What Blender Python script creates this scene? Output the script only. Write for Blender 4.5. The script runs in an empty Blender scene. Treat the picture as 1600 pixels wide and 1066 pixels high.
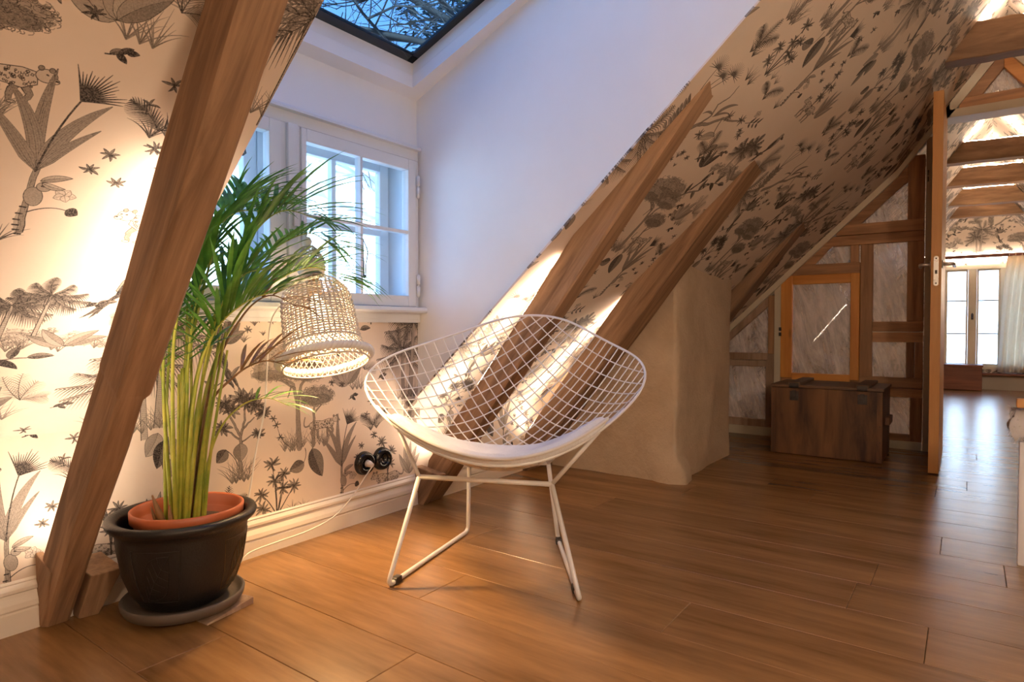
import bpy, math, random
import numpy as np
from mathutils import Vector, Matrix

# ------------------------------------------------------------------ camera, sky, sun, exposure
sc = bpy.context.scene
COL = sc.collection
random.seed(3)
cam_d = bpy.data.cameras.new('camera'); cam = bpy.data.objects.new('camera', cam_d); COL.objects.link(cam)
_f = 983.0
_R = Vector((0.586, -0.810, 0.0)).normalized(); _F = Vector((0.8102, 0.5857, -0.0224)).normalized()
_U = _R.cross(_F).normalized(); _R = _F.cross(_U).normalized()
cam.matrix_world = Matrix(((_R.x, _U.x, -_F.x, 0), (_R.y, _U.y, -_F.y, 0), (_R.z, _U.z, -_F.z, 0.77), (0, 0, 0, 1)))
cam_d.sensor_width = 36.0; cam_d.lens = 36.0 * _f / 1600.0; cam_d.clip_start = 0.02; cam_d.clip_end = 300
sc.camera = cam

W = bpy.data.worlds.new('sky'); sc.world = W; W.use_nodes = True
wn = W.node_tree.nodes; wl = W.node_tree.links
bg = wn['Background']; tc = wn.new('ShaderNodeTexCoord'); sp = wn.new('ShaderNodeSeparateXYZ'); rp = wn.new('ShaderNodeValToRGB')
wl.new(tc.outputs['Generated'], sp.inputs[0]); wl.new(sp.outputs['Z'], rp.inputs[0])
rp.color_ramp.elements[0].position = 0.0; rp.color_ramp.elements[0].color = (0.36, 0.62, 1.0, 1)
rp.color_ramp.elements[1].position = 0.9; rp.color_ramp.elements[1].color = (0.14, 0.37, 1.0, 1)
wl.new(rp.outputs[0], bg.inputs[0]); bg.inputs[1].default_value = 2.8

sd = bpy.data.lights.new('sun', 'SUN'); sun = bpy.data.objects.new('sun', sd); COL.objects.link(sun)
sd.energy = 30.0; sd.color = (0.62, 0.80, 1.0); sd.angle = 0.02
sun.rotation_euler = Vector((0.62, 0.70, -0.21)).to_track_quat('-Z', 'Y').to_euler()

sc.view_settings.view_transform = 'Standard'; sc.view_settings.look = 'None'
sc.view_settings.exposure = 0.62; sc.view_settings.gamma = 1.0; sc.view_settings.use_curve_mapping = False
sc.cycles.use_denoising = True; sc.cycles.denoising_prefilter = 'ACCURATE'; sc.cycles.use_adaptive_sampling = False; sc.cycles.use_light_tree = True
sc.cycles.max_bounces = 10; sc.cycles.diffuse_bounces = 5; sc.cycles.transparent_max_bounces = 24
sc.cycles.sample_clamp_indirect = 4.0
sc.cycles.caustics_reflective = False; sc.cycles.caustics_refractive = False
LED_STRENGTH = 38.0; LED_COLOR = (1.0, 0.78, 0.58)
COLLAR_LED = 110.0
BULB_POWER = 5.0
SPOT_POWER = 34.0
FILL_GLOBE = 40.0  # strengths of the added out-of-view fill globes
FILL_GLOBE2 = 76.0
FILL_GLOBE3 = 55.0

# ------------------------------------------------------------------ mesh helpers
class MB:
    def __init__(s): s.v = []; s.f = []; s.sm = []; s.uv = None
    def add(s, vs, fs, smooth=False):
        b = len(s.v); s.v.extend([tuple(map(float, p)) for p in vs])
        for f in fs: s.f.append(tuple(b + i for i in f)); s.sm.append(smooth)
        return s
    def hexa(s, p):   # p: 4 bottom (ccw), 4 top
        return s.add(p, [(3, 2, 1, 0), (4, 5, 6, 7), (0, 1, 5, 4), (1, 2, 6, 5), (2, 3, 7, 6), (3, 0, 4, 7)])
    def box(s, x0, x1, y0, y1, z0, z1):
        x0, x1 = min(x0, x1), max(x0, x1); y0, y1 = min(y0, y1), max(y0, y1); z0, z1 = min(z0, z1), max(z0, z1)
        return s.hexa([(x0, y0, z0), (x1, y0, z0), (x1, y1, z0), (x0, y1, z0), (x0, y0, z1), (x1, y0, z1), (x1, y1, z1), (x0, y1, z1)])
    def prism(s, poly, d):   # planar polygon extruded by vector d
        n = len(poly); P = [Vector(p) for p in poly]; d = Vector(d)
        return s.add(P + [p + d for p in P], [tuple(range(n))[::-1], tuple(range(n, 2 * n))] + [(i, (i + 1) % n, n + (i + 1) % n, n + i) for i in range(n)])
    def tube(s, pts, r, n=8, closed=False, cap=True, sq=False):
        P = [Vector(p) for p in pts]; m = len(P)
        if not hasattr(r, '__len__'): r = [r] * m
        T = []
        for i in range(m):
            a = P[(i - 1) % m] if (closed or i > 0) else P[i]; b = P[(i + 1) % m] if (closed or i < m - 1) else P[i]
            t = (b - a); T.append(t.normalized() if t.length > 1e-9 else Vector((0, 0, 1)))
        N = T[0].orthogonal().normalized(); vs = []
        for i in range(m):
            N = (N - T[i] * N.dot(T[i]));
            N = N.normalized() if N.length > 1e-6 else T[i].orthogonal().normalized()
            B = T[i].cross(N)
            for k in range(n):
                a = 2 * math.pi * (k + (.5 if sq else 0)) / n; vs.append(P[i] + (N * math.cos(a) + B * math.sin(a)) * r[i])
        fs = []
        for i in range(m if closed else m - 1):
            j = (i + 1) % m
            for k in range(n): fs.append((i * n + k, i * n + (k + 1) % n, j * n + (k + 1) % n, j * n + k))
        s.add(vs, fs, n > 4)
        if cap and not closed:
            b = len(s.v) - m * n
            s.f.append(tuple(b + k for k in range(n))[::-1]); s.sm.append(False)
            s.f.append(tuple(b + (m - 1) * n + k for k in range(n))); s.sm.append(False)
        return s
    def lathe(s, c, prof, n=40, M=None):   # prof: (r, z) list, about z through c (M maps local to world)
        vs = []
        for r, z in prof:
            for k in range(n):
                a = 2 * math.pi * k / n; p = Vector((r * math.cos(a), r * math.sin(a), z)); vs.append((M @ p) if M is not None else p + Vector(c))
        fs = []
        for i in range(len(prof) - 1):
            for k in range(n): fs.append((i * n + k, i * n + (k + 1) % n, (i + 1) * n + (k + 1) % n, (i + 1) * n + k))
        return s.add(vs, fs, True)
    def grid(s, fn, nu, nv, smooth=True):
        vs = [fn(i / nu, j / nv) for j in range(nv + 1) for i in range(nu + 1)]
        return s.add(vs, [(j * (nu + 1) + i, j * (nu + 1) + i + 1, (j + 1) * (nu + 1) + i + 1, (j + 1) * (nu + 1) + i) for j in range(nv) for i in range(nu)], smooth)
    def build(s, name, mat, parent=None, bevel=0, seg=2, kind=None, label=None):
        off = Vector((0, 0, 0)); q = parent
        while q is not None: off += q.location; q = q.parent
        A = np.array(s.v, dtype=float)
        loc = Vector((0, 0, 0))
        if parent is None:
            loc = Vector(((A[:, 0].min() + A[:, 0].max()) / 2, (A[:, 1].min() + A[:, 1].max()) / 2, A[:, 2].min()))
        elif bevel or kind == 'plank':
            loc = Vector(((A[:, 0].min() + A[:, 0].max()) / 2, (A[:, 1].min() + A[:, 1].max()) / 2, A[:, 2].min())) - off
        A = A - np.array(off + loc)
        me = bpy.data.meshes.new(name); me.from_pydata(A.tolist(), [], s.f); me.polygons.foreach_set('use_smooth', s.sm)
        if s.uv is not None:
            l = me.uv_layers.new(name='UVMap'); idx = np.zeros(len(me.loops), dtype=np.int32); me.loops.foreach_get('vertex_index', idx)
            l.data.foreach_set('uv', np.array(s.uv, dtype=np.float32)[idx].ravel())
        me.materials.append(mat); me.update()
        o = bpy.data.objects.new(name, me); COL.objects.link(o); o.location = loc
        if parent is not None: o.parent = parent
        if bevel:
            b = o.modifiers.new('bevel', 'BEVEL'); b.width = bevel; b.segments = seg; b.limit_method = 'ANGLE'; b.angle_limit = math.radians(40)
        if kind in ('structure', 'stuff'): o['kind'] = kind
        if label: o['label'] = label
        return o
def thing(name, label, cat, loc, group=None):
    o = bpy.data.objects.new(name, None); COL.objects.link(o); o.location = loc; o.empty_display_size = .05
    o['label'] = label; o['category'] = cat
    if group: o['group'] = group
    return o
def tag(o, label, cat, group=None):
    o['label'] = label; o['category'] = cat
    if group: o['group'] = group
    return o
def crom(pts, n=8):
    P = [Vector(p) for p in pts]; P = [P[0] * 2 - P[1]] + P + [P[-1] * 2 - P[-2]]; out = []
    for i in range(1, len(P) - 2):
        for k in range(n):
            t = k / n; a, b, c, d = P[i - 1:i + 3]
            out.append(.5 * ((2 * b) + (c - a) * t + (2 * a - 5 * b + 4 * c - d) * t * t + (3 * b - a - 3 * c + d) * t ** 3))
    return out + [P[-2]]
def bend(pts, r, n=6):   # polyline with rounded corners
    P = [Vector(p) for p in pts]; out = [P[0]]
    for i in range(1, len(P) - 1):
        a = (P[i - 1] - P[i]); b = (P[i + 1] - P[i]); q = min(r, a.length * .45, b.length * .45); a = P[i] + a.normalized() * q; b = P[i] + b.normalized() * q
        for k in range(n + 1): t = k / n; out.append(a * (1 - t) ** 2 + P[i] * 2 * t * (1 - t) + b * t * t)
    return out + [P[-1]]

# ------------------------------------------------------------------ materials
def new_mat(name):
    m = bpy.data.materials.new(name); m.use_nodes = True; nt = m.node_tree
    return m, nt, nt.nodes['Principled BSDF']
def ramp(nt, c1, c2, p1=.3, p2=.7):
    r = nt.nodes.new('ShaderNodeValToRGB'); e = r.color_ramp.elements
    e[0].position = p1; e[0].color = (*c1, 1); e[1].position = p2; e[1].color = (*c2, 1); return r
def noise(nt, scale, detail=4, rough=.55, dist=0):
    n = nt.nodes.new('ShaderNodeTexNoise'); n.inputs['Scale'].default_value = scale; n.inputs['Detail'].default_value = detail
    n.inputs['Roughness'].default_value = rough; n.inputs['Distortion'].default_value = dist; return n
def bump(nt, hsock, bs, strength=.2, dist=.005):
    b = nt.nodes.new('ShaderNodeBump'); b.inputs['Strength'].default_value = strength; b.inputs['Distance'].default_value = dist
    nt.links.new(hsock, b.inputs['Height']); nt.links.new(b.outputs[0], bs.inputs['Normal']); return b
def coords(nt, scale=(1, 1, 1), rot=(0, 0, 0), rand=True, src='Object'):
    t = nt.nodes.new('ShaderNodeTexCoord'); m = nt.nodes.new('ShaderNodeMapping'); m.inputs['Scale'].default_value = scale; m.inputs['Rotation'].default_value = rot
    # rotate first, then stretch: two mappings
    m0 = nt.nodes.new('ShaderNodeMapping'); m0.inputs['Rotation'].default_value = rot; m.inputs['Rotation'].default_value = (0, 0, 0)
    nt.links.new(t.outputs[src], m0.inputs[0])
    if rand:
        oi = nt.nodes.new('ShaderNodeObjectInfo'); mu = nt.nodes.new('ShaderNodeMath'); mu.operation = 'MULTIPLY'; mu.inputs[1].default_value = 37.0
        nt.links.new(oi.outputs['Random'], mu.inputs[0]); cx = nt.nodes.new('ShaderNodeCombineXYZ')
        for i in range(3): nt.links.new(mu.outputs[0], cx.inputs[i])
        nt.links.new(cx.outputs[0], m.inputs['Location'])
    nt.links.new(m0.outputs[0], m.inputs[0]); return m.outputs[0]
def wood(name, c1, c2, grain='Y', rough=.6, rot=(0, 0, 0), fine=34., bstr=.35, var=.25, stretch=12., knots=True):
    m, nt, bs = new_mat(name); L = nt.links
    s = {'X': (1 / stretch, 1, 1), 'Y': (1, 1 / stretch, 1), 'Z': (1, 1, 1 / stretch)}[grain]
    co = coords(nt, s, rot); n1 = noise(nt, fine, 6, .62, .6); n2 = noise(nt, fine * .22, 3, .5, 1.2)
    L.new(co, n1.inputs['Vector']); L.new(co, n2.inputs['Vector'])
    ad = nt.nodes.new('ShaderNodeMath'); ad.operation = 'MULTIPLY_ADD'; ad.inputs[1].default_value = .55; L.new(n1.outputs[0], ad.inputs[0])
    m2 = nt.nodes.new('ShaderNodeMath'); m2.operation = 'MULTIPLY'; m2.inputs[1].default_value = .5; L.new(n2.outputs[0], m2.inputs[0]); L.new(m2.outputs[0], ad.inputs[2])
    r = ramp(nt, c1, c2, .40, .66); L.new(ad.outputs[0], r.inputs[0])
    oi = nt.nodes.new('ShaderNodeObjectInfo'); hv = nt.nodes.new('ShaderNodeHueSaturation'); mr = nt.nodes.new('ShaderNodeMapRange')
    mr.inputs['To Min'].default_value = 1 - var; mr.inputs['To Max'].default_value = 1 + var; L.new(oi.outputs['Random'], mr.inputs[0]); L.new(mr.outputs[0], hv.inputs['Value'])
    L.new(r.outputs[0], hv.inputs['Color']); last = hv.outputs[0]
    if knots:
        co2 = coords(nt, tuple(x ** .45 for x in s), rot); vo = nt.nodes.new('ShaderNodeTexVoronoi'); vo.inputs['Scale'].default_value = 5.5; L.new(co2, vo.inputs['Vector'])
        kr = ramp(nt, (.35, .30, .28), (1, 1, 1), .035, .085); L.new(vo.outputs['Distance'], kr.inputs[0])
        mx = nt.nodes.new('ShaderNodeMixRGB'); mx.blend_type = 'MULTIPLY'; mx.inputs[0].default_value = .8; L.new(last, mx.inputs[1]); L.new(kr.outputs[0], mx.inputs[2]); last = mx.outputs[0]
    L.new(last, bs.inputs['Base Color']); bs.inputs['Roughness'].default_value = rough
    bump(nt, ad.outputs[0], bs, bstr, .004); return m
def paint(name, c, rough=.5, mott=.04, bstr=.05, bscale=60., spec=.5):
    m, nt, bs = new_mat(name); co = coords(nt, rand=False); n = noise(nt, 3., 5); nt.links.new(co, n.inputs['Vector'])
    r = ramp(nt, tuple(max(0, x * (1 - mott * 2)) for x in c), tuple(min(1, x * (1 + mott)) for x in c)); nt.links.new(n.outputs[0], r.inputs[0]); nt.links.new(r.outputs[0], bs.inputs['Base Color'])
    bs.inputs['Roughness'].default_value = rough; bs.inputs['Specular IOR Level'].default_value = spec
    n2 = noise(nt, bscale, 4); nt.links.new(co, n2.inputs['Vector']); bump(nt, n2.outputs[0], bs, bstr, .003); return m
def emis(name, c, s):
    m, nt, bs = new_mat(name); nt.nodes.remove(bs); e = nt.nodes.new('ShaderNodeEmission'); e.inputs[0].default_value = (*c, 1); e.inputs[1].default_value = s
    nt.links.new(e.outputs[0], nt.nodes['Material Output'].inputs[0]); return m
def glass(name, tint=(.95, .97, 1), refl=.06, rough=.0, dust=None, dustc=(.6, .55, .5)):
    m, nt, bs = new_mat(name); nt.nodes.remove(bs); L = nt.links; out = nt.nodes['Material Output']
    tr = nt.nodes.new('ShaderNodeBsdfTransparent'); tr.inputs[0].default_value = (*tint, 1)
    gl = nt.nodes.new('ShaderNodeBsdfGlossy'); gl.inputs['Roughness'].default_value = rough
    lw = nt.nodes.new('ShaderNodeLayerWeight'); pw_ = nt.nodes.new('ShaderNodeMath'); pw_.operation = 'POWER'; pw_.inputs[1].default_value = 4.0; L.new(lw.outputs['Facing'], pw_.inputs[0])
    ma = nt.nodes.new('ShaderNodeMath'); ma.operation = 'MULTIPLY_ADD'; ma.inputs[1].default_value = .7; ma.inputs[2].default_value = refl * .5; ma.use_clamp = True; L.new(pw_.outputs[0], ma.inputs[0])
    mx = nt.nodes.new('ShaderNodeMixShader'); L.new(ma.outputs[0], mx.inputs[0]); L.new(tr.outputs[0], mx.inputs[1]); L.new(gl.outputs[0], mx.inputs[2]); last = mx.outputs[0]
    if dust:
        co = coords(nt, (1, 3.2, .7), (.25, 0, 0)); n = noise(nt, 3.2, 9, .78, .5); L.new(co, n.inputs['Vector'])
        r = ramp(nt, (dust * .22,) * 3, (dust,) * 3, .42, .64); L.new(n.outputs[0], r.inputs[0])
        df = nt.nodes.new('ShaderNodeBsdfDiffuse'); df.inputs[0].default_value = (*dustc, 1)
        tl = nt.nodes.new('ShaderNodeBsdfTranslucent'); tl.inputs[0].default_value = (*dustc, 1); ms = nt.nodes.new('ShaderNodeMixShader'); L.new(df.outputs[0], ms.inputs[1]); L.new(tl.outputs[0], ms.inputs[2])
        m2 = nt.nodes.new('ShaderNodeMixShader'); L.new(r.outputs[0], m2.inputs[0]); L.new(last, m2.inputs[1]); L.new(ms.outputs[0], m2.inputs[2]); last = m2.outputs[0]
    L.new(last, out.inputs[0]); return m
def metal(name, c, rough=.35):
    m, nt, bs = new_mat(name); bs.inputs['Base Color'].default_value = (*c, 1); bs.inputs['Metallic'].default_value = 1; co = coords(nt, rand=False)
    n = noise(nt, 40, 3); nt.links.new(co, n.inputs['Vector']); r = ramp(nt, (rough * .8,) * 3, (rough * 1.3,) * 3); nt.links.new(n.outputs[0], r.inputs[0]); nt.links.new(r.outputs[0], bs.inputs['Roughness']); return m

# ---- wallpaper print: ink drawings rasterised into one repeating tile ----
WP_P = 1.04; WP_N = 1536
def draw_wallpaper():
    rg = np.random.default_rng(7)
    N = WP_N; S = N / WP_P
    A = np.zeros((N, N), np.float32)
    def paste(x0, y0, patch, mode='max'):
        h, w = patch.shape
        ix = np.arange(x0, x0 + w) % N; iy = np.arange(y0, y0 + h) % N
        sub = A[np.ix_(iy, ix)]
        if mode == 'max': sub = np.maximum(sub, patch)
        elif mode == 'mul': sub = sub * patch
        else: sub = sub + patch * (1 - sub)
        A[np.ix_(iy, ix)] = sub
    def seg(p, q, r0, r1, a):
        x0 = int(min(p[0], q[0]) - max(r0, r1) - 2); x1 = int(max(p[0], q[0]) + max(r0, r1) + 3)
        y0 = int(min(p[1], q[1]) - max(r0, r1) - 2); y1 = int(max(p[1], q[1]) + max(r0, r1) + 3)
        X, Y = np.meshgrid(np.arange(x0, x1), np.arange(y0, y1))
        dx, dy = q[0] - p[0], q[1] - p[1]; L = dx * dx + dy * dy + 1e-9
        t = np.clip(((X - p[0]) * dx + (Y - p[1]) * dy) / L, 0, 1)
        d = np.hypot(X - p[0] - t * dx, Y - p[1] - t * dy)
        paste(x0, y0, (np.clip(r0 + (r1 - r0) * t - d + .5, 0, 1) * a).astype(np.float32))
    def stroke(pts, w0, w1=None, a=.8):
        w1 = w0 if w1 is None else w1
        n = len(pts) - 1
        for i in range(n):
            p, q = pts[i], pts[i + 1]
            seg((p[0] * S, p[1] * S), (q[0] * S, q[1] * S), (w0 + (w1 - w0) * i / n) * S / 2, (w0 + (w1 - w0) * (i + 1) / n) * S / 2, a)
    def fill(poly, a, mode='over'):
        P = np.array(poly) * S
        x0, y0 = np.floor(P.min(0)).astype(int) - 1; x1, y1 = np.ceil(P.max(0)).astype(int) + 2
        X, Y = np.meshgrid(np.arange(x0, x1), np.arange(y0, y1))
        ins = np.zeros(X.shape, bool)
        for i in range(len(P)):
            ax, ay = P[i]; bx, by = P[(i + 1) % len(P)]
            c = ((ay > Y) != (by > Y))
            with np.errstate(divide='ignore', invalid='ignore'):
                ins ^= c & (X < (bx - ax) * (Y - ay) / (by - ay + 1e-9) + ax)
        paste(x0, y0, (1 - ins.astype(np.float32) * a) if mode == 'mul' else ins.astype(np.float32) * a, mode)
    def bez(p0, c, p1, n=10):
        t = np.linspace(0, 1, n)[:, None]
        p0, c, p1 = map(np.array, (p0, c, p1))
        return (1 - t) ** 2 * p0 + 2 * t * (1 - t) * c + t * t * p1
    def normals(c):
        d = np.gradient(c, axis=0); d /= np.linalg.norm(d, axis=1, keepdims=True) + 1e-9
        return np.stack([-d[:, 1], d[:, 0]], 1)
    def leaf(p0, p1, w, bend=0., tone=.5, hatch=9, a=.85, pw=.8, clear=True):
        p0 = np.array(p0); p1 = np.array(p1); d = p1 - p0; nn = np.array([-d[1], d[0]])
        c = bez(p0, (p0 + p1) / 2 + nn * bend, p1, 13); nm = normals(c)
        t = np.linspace(0, 1, 13); prof = np.sin(np.pi * t ** pw) ** .8 * w / 2; prof[-1] = 0; prof[0] = 0
        Lp = c + nm * prof[:, None]; Rp = c - nm * prof[:, None]
        poly = np.concatenate([Lp, Rp[::-1]])
        if clear: fill(poly, 1., 'mul')
        tone *= rg.uniform(.85, 1.25); fill(poly, tone)
        fill(np.concatenate([c, Rp[::-1]]), tone * .55)
        stroke(Lp, .0012, .0012, a); stroke(Rp, .0014, .0014, a); stroke(c, .0014, .0007, a)
        for k in range(hatch):
            f = (k + .7) / (hatch + .6); i = f * 12; j = int(i); e = c[j] + (c[min(12, j + 1)] - c[j]) * (i - j)
            g = min(12, j + 2)
            stroke([e, Lp[g] * .92 + e * .08], .0009, .0005, a * .8); stroke([e, Rp[g] * .92 + e * .08], .0009, .0005, a * .8)
    def long_leaf(p0, c, p1, w, tone=.55):
        cc = bez(p0, c, p1, 16); nm = normals(cc); t = np.linspace(0, 1, 16)
        prof = (np.minimum(t * 4, 1) * (1 - t ** 3)) * w / 2 + .0006
        Lp = cc + nm * prof[:, None]; Rp = cc - nm * prof[:, None]
        poly = np.concatenate([Lp, Rp[::-1]])
        fill(poly, 1., 'mul'); fill(poly, tone)
        for f in (-.95, -.6, -.3, 0, .3, .65, .95): stroke(cc + nm * (prof * f)[:, None], .0011, .0007, .6 + .3 * rg.random())
    def blade_tuft(p, n, L, spread=1.3, a=.75, w=.0035):
        for k in range(n):
            th = math.pi / 2 + (k / (n - 1 + 1e-6) - .5) * 2 * spread + rg.normal(0, .08); l = L * (.6 + .5 * rg.random())
            e = (p[0] + math.cos(th) * l, p[1] + math.sin(th) * l)
            c = ((p[0] + e[0]) / 2, (p[1] + e[1]) / 2 + abs(math.cos(th)) * l * .25)
            stroke(bez(p, c, e, 6), w, .0005, a * (.7 + .3 * rg.random()))
    def star(p, r, n=9, rot=0., a=.85, w=.2):
        for k in range(n):
            th = rot + 2 * math.pi * k / n + rg.normal(0, .12); l = r * (.75 + .35 * rg.random())
            leaf(p, (p[0] + math.cos(th) * l, p[1] + math.sin(th) * l * .85), l * w, rg.normal(0, .12), .5, 3, a, clear=False)
    def frond(p0, p1, bend, L, n=16, a=.8, droop=.5, w=.004):
        p0 = np.array(p0); p1 = np.array(p1); d = p1 - p0
        c = bez(p0, (p0 + p1) / 2 + np.array([-d[1], d[0]]) * bend, p1, n + 2)
        stroke(c, .0022, .0008, .9); tg = np.gradient(c, axis=0); tg /= np.linalg.norm(tg, axis=1, keepdims=True)
        for i in range(1, n + 2):
            f = i / (n + 1); l = L * math.sin(math.pi * min(1, .12 + .88 * f) ** .8) ** .6 + .004
            for s in (-1, 1):
                nv = np.array([-tg[i][1], tg[i][0]]) * s
                e = c[i] + (nv * .7 + tg[i] * .75) * l + np.array([0, -droop * l])
                m = c[i] + (nv * .7 + tg[i] * .8) * l * .55
                stroke(bez(c[i], m, e, 5), w, .0006, a * (.65 + .35 * rg.random()))
    def palm(p, r, n=9, trunk=None, tw=.018, a=.8):
        if trunk is not None: bark(p, trunk, tw)
        for k in range(n):
            th = math.pi * (-.18 + 1.36 * k / (n - 1)) + rg.normal(0, .08); l = r * (.85 + .3 * rg.random())
            e = (p[0] + math.cos(th) * l, p[1] + math.sin(th) * l * .75 - abs(math.cos(th)) * l * .25)
            frond(p, e, (-.22 if math.cos(th) > 0 else .22) * -1 * -1, l * .3, 16, a, .55, .0045)
    def bark(p, q, w, ring=True):
        p = np.array(p); q = np.array(q); d = q - p; L = np.linalg.norm(d); n = np.array([-d[1], d[0]]) / L
        poly = [p + n * w * .35, q + n * w * .55, q - n * w * .55, p - n * w * .35]
        fill(poly, 1., 'mul'); fill(poly, .38); stroke([poly[0], poly[1]], .0014, .0014, .85); stroke([poly[3], poly[2]], .0022, .0022, .9)
        m = int(L / .006)
        for i in range(m):
            f = (i + .5) / m; b = p + d * f; ww = w * (.35 + .2 * f)
            if ring: stroke(bez(b + n * ww, b - d / L * .005, b - n * ww, 4), .0011, .0011, .65)
            else:
                o = rg.uniform(-1, 1) * ww; stroke([b + n * o, b + n * o * .9 + d / L * .016], .001, .0006, .7)
    def limb(pts, w0, w1):
        pts = np.array(pts); c = [pts[0]]
        for i in range(len(pts) - 1):
            for t in (.25, .5, .75, 1.): c.append(pts[i] + (pts[i + 1] - pts[i]) * t + rg.normal(0, .0012, 2))
        stroke(c, w0, w1, .55); n = normals(np.array(c)); t = np.linspace(0, 1, len(c)); ww = (w0 + (w1 - w0) * t) / 2
        stroke(np.array(c) + n * ww[:, None], .0012, .0009, .85); stroke(np.array(c) - n * ww[:, None], .002, .001, .92)
        for k in range(len(c) - 1):
            o = rg.uniform(-.6, .6) * ww[k]; stroke([c[k] + n[k] * o, c[k + 1] + n[k + 1] * o * .8], .001, .0005, .8)
    def crown(c, rx, ry, n=360, tone=.42, r=.007):
        th = np.linspace(0, 2 * np.pi, 40, endpoint=False); wob = .93 + .07 * np.sin(th * 7 + rg.uniform(0, 6)) + rg.normal(0, .03, 40)
        poly = np.stack([c[0] + rx * wob * np.cos(th), c[1] + ry * wob * np.sin(th)], 1); fill(poly, .9, 'mul'); fill(poly, tone); fill(poly * (1, .55) + (0, c[1] * .45 - ry * .3), .3)
        for k in range(n):
            th = rg.uniform(0, 2 * math.pi); f = math.sqrt(rg.random()) * 1.03
            p = (c[0] + rx * math.cos(th) * f, c[1] + ry * math.sin(th) * f); a0 = rg.uniform(0, 6.28); rr = r * (.5 + .7 * rg.random())
            stroke([(p[0] + math.cos(a0 + u) * rr, p[1] + math.sin(a0 + u) * rr * .7) for u in (0, .8, 1.6, 2.4, 3.2)], .0013, .0009, .5 + .45 * rg.random())
    def ell(c, rx, ry, rot=0, n=22):
        t = np.linspace(0, 2 * np.pi, n, endpoint=False); x = rx * np.cos(t); y = ry * np.sin(t); cr, sr = math.cos(rot), math.sin(rot)
        return np.stack([c[0] + x * cr - y * sr, c[1] + x * sr + y * cr], 1)
    def blob(c, rx, ry, rot=0, tone=.2, w=.0014, a=.85):
        e = ell(c, rx, ry, rot); fill(e, 1., 'mul'); fill(e, tone); stroke(np.concatenate([e, e[:1]]), w, w, a)
    def cat(c, L, flip=1):
        x, y = c
        P = lambda a, b: (x + flip * a * L, y + b * L)
        for lx, k in ((-.34, -.04), (-.2, .05), (.22, -.03), (.34, .06)):
            limb([P(lx, -.05), P(lx + k, -.2), P(lx + k * .4, -.36)], L * .1, L * .055); blob(P(lx + k * .4 + .03, -.36), L * .05, L * .022, 0, .2)
        stroke(bez(P(-.45, .05), P(-.75, -.1), P(-.62, .3), 10), L * .05, L * .035, .6)
        body = [P(-.47, .08), P(-.3, .17), P(0, .13), P(.25, .18), P(.42, .16), P(.45, -.02), P(.3, -.12), P(0, -.09), P(-.3, -.12), P(-.46, -.06)]
        fill(body, 1., 'mul'); fill(body, .2); stroke(body + body[:1], .0016, .0016, .85)
        blob(P(.52, .14), L * .12, L * .1, 0, .22); blob(P(.62, .09), L * .055, L * .04, 0, .15)
        for ex in (.44, .56): blob(P(ex, .24), L * .032, L * .035, 0, .6)
        for ex in (.52, .59): stroke([P(ex, .16), P(ex + .015, .155)], L * .025, L * .02, .95)
        stroke([P(.64, .1), P(.66, .095)], L * .03, L * .02, .95)
        for k in range(70):
            u = rg.uniform(-.44, .42); v = rg.uniform(-.09, .14); s = L * .018 * (.6 + .7 * rg.random())
            p = P(u, v); stroke([(p[0] + math.cos(b) * s, p[1] + math.sin(b) * s) for b in np.linspace(rg.uniform(0, 3), 7, 5)], .0016, .0014, .8)
    def bird(c, L, flip=1):
        x, y = c
        P = lambda a, b: (x + flip * a * L, y + b * L)
        for k in range(6): leaf(P(-.05, -.15), P(-.28 - .05 * k, -.75 - .06 * (k % 3)), L * .06, .05 * k - .1, .6, 5)
        b = [P(.16, .38), P(.2, .2), P(.15, -.05), P(-.02, -.22), P(-.14, -.1), P(-.1, .15), P(0, .36)]
        fill(b, 1., 'mul'); fill(b, .5); stroke(b + b[:1], .0018, .0018, .9)
        blob(P(.09, .42), L * .1, L * .1, 0, .4); leaf(P(.15, .43), P(.36, .36), L * .11, -.25, .75, 3)
        blob(P(.1, .45), L * .025, L * .025, 0, .95)
        leaf(P(.02, .25), P(-.12, -.35), L * .17, .12, .7, 11)
        for k in range(24): u = rg.uniform(-.06, .14); v = rg.uniform(-.1, .34); stroke([P(u, v), P(u - .02, v - .06)], .0012, .0007, .8)
    # ---------------- motifs, in metres on the tile ----------------
    # tall acacia with a smaller one, spotted cat between the trunks
    limb([(1.376, .335), (1.372, .42), (1.369, .5), (1.355, .565), (1.31, .59)], .022, .006); limb([(1.369, .5), (1.385, .56), (1.42, .6)], .014, .005); limb([(1.36, .55), (1.27, .6)], .007, .004); limb([(1.345, .56), (1.33, .52)], .005, .003)
    crown((1.345, .645), .145, .066, 1000, .42); crown((1.26, .615), .07, .035, 140); crown((1.42, .60), .075, .03, 140)
    cat((1.475, .405), .12, 1)
    limb([(1.435, .335), (1.44, .4), (1.438, .47), (1.455, .5)], .014, .004); limb([(1.438, .45), (1.48, .49)], .006, .003)
    crown((1.452, .515), .076, .038, 500, .48, .006)
    for k in range(26): blade_tuft((1.29 + .22 * rg.random(), .325 + .02 * rg.random()), 5, .035 + .05 * rg.random(), .7, .7, .0026)
    stroke(bez((1.33, .35), (1.30, .37), (1.285, .43), 8), .003, .0015, .8)
    for p in ((1.285, .43), (1.30, .385), (1.272, .452)): star(p, .016, 6)
    # hanging leaves below it
    stroke(bez((1.40, .33), (1.41, .30), (1.39, .275), 8), .003, .002, .8)
    leaf((1.395, .28), (1.335, .262), .045, .1, .55, 8); leaf((1.43, .325), (1.474, .215), .062, -.05, .62, 12)
    # palmate shrub
    sb = (1.283, .112)
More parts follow.
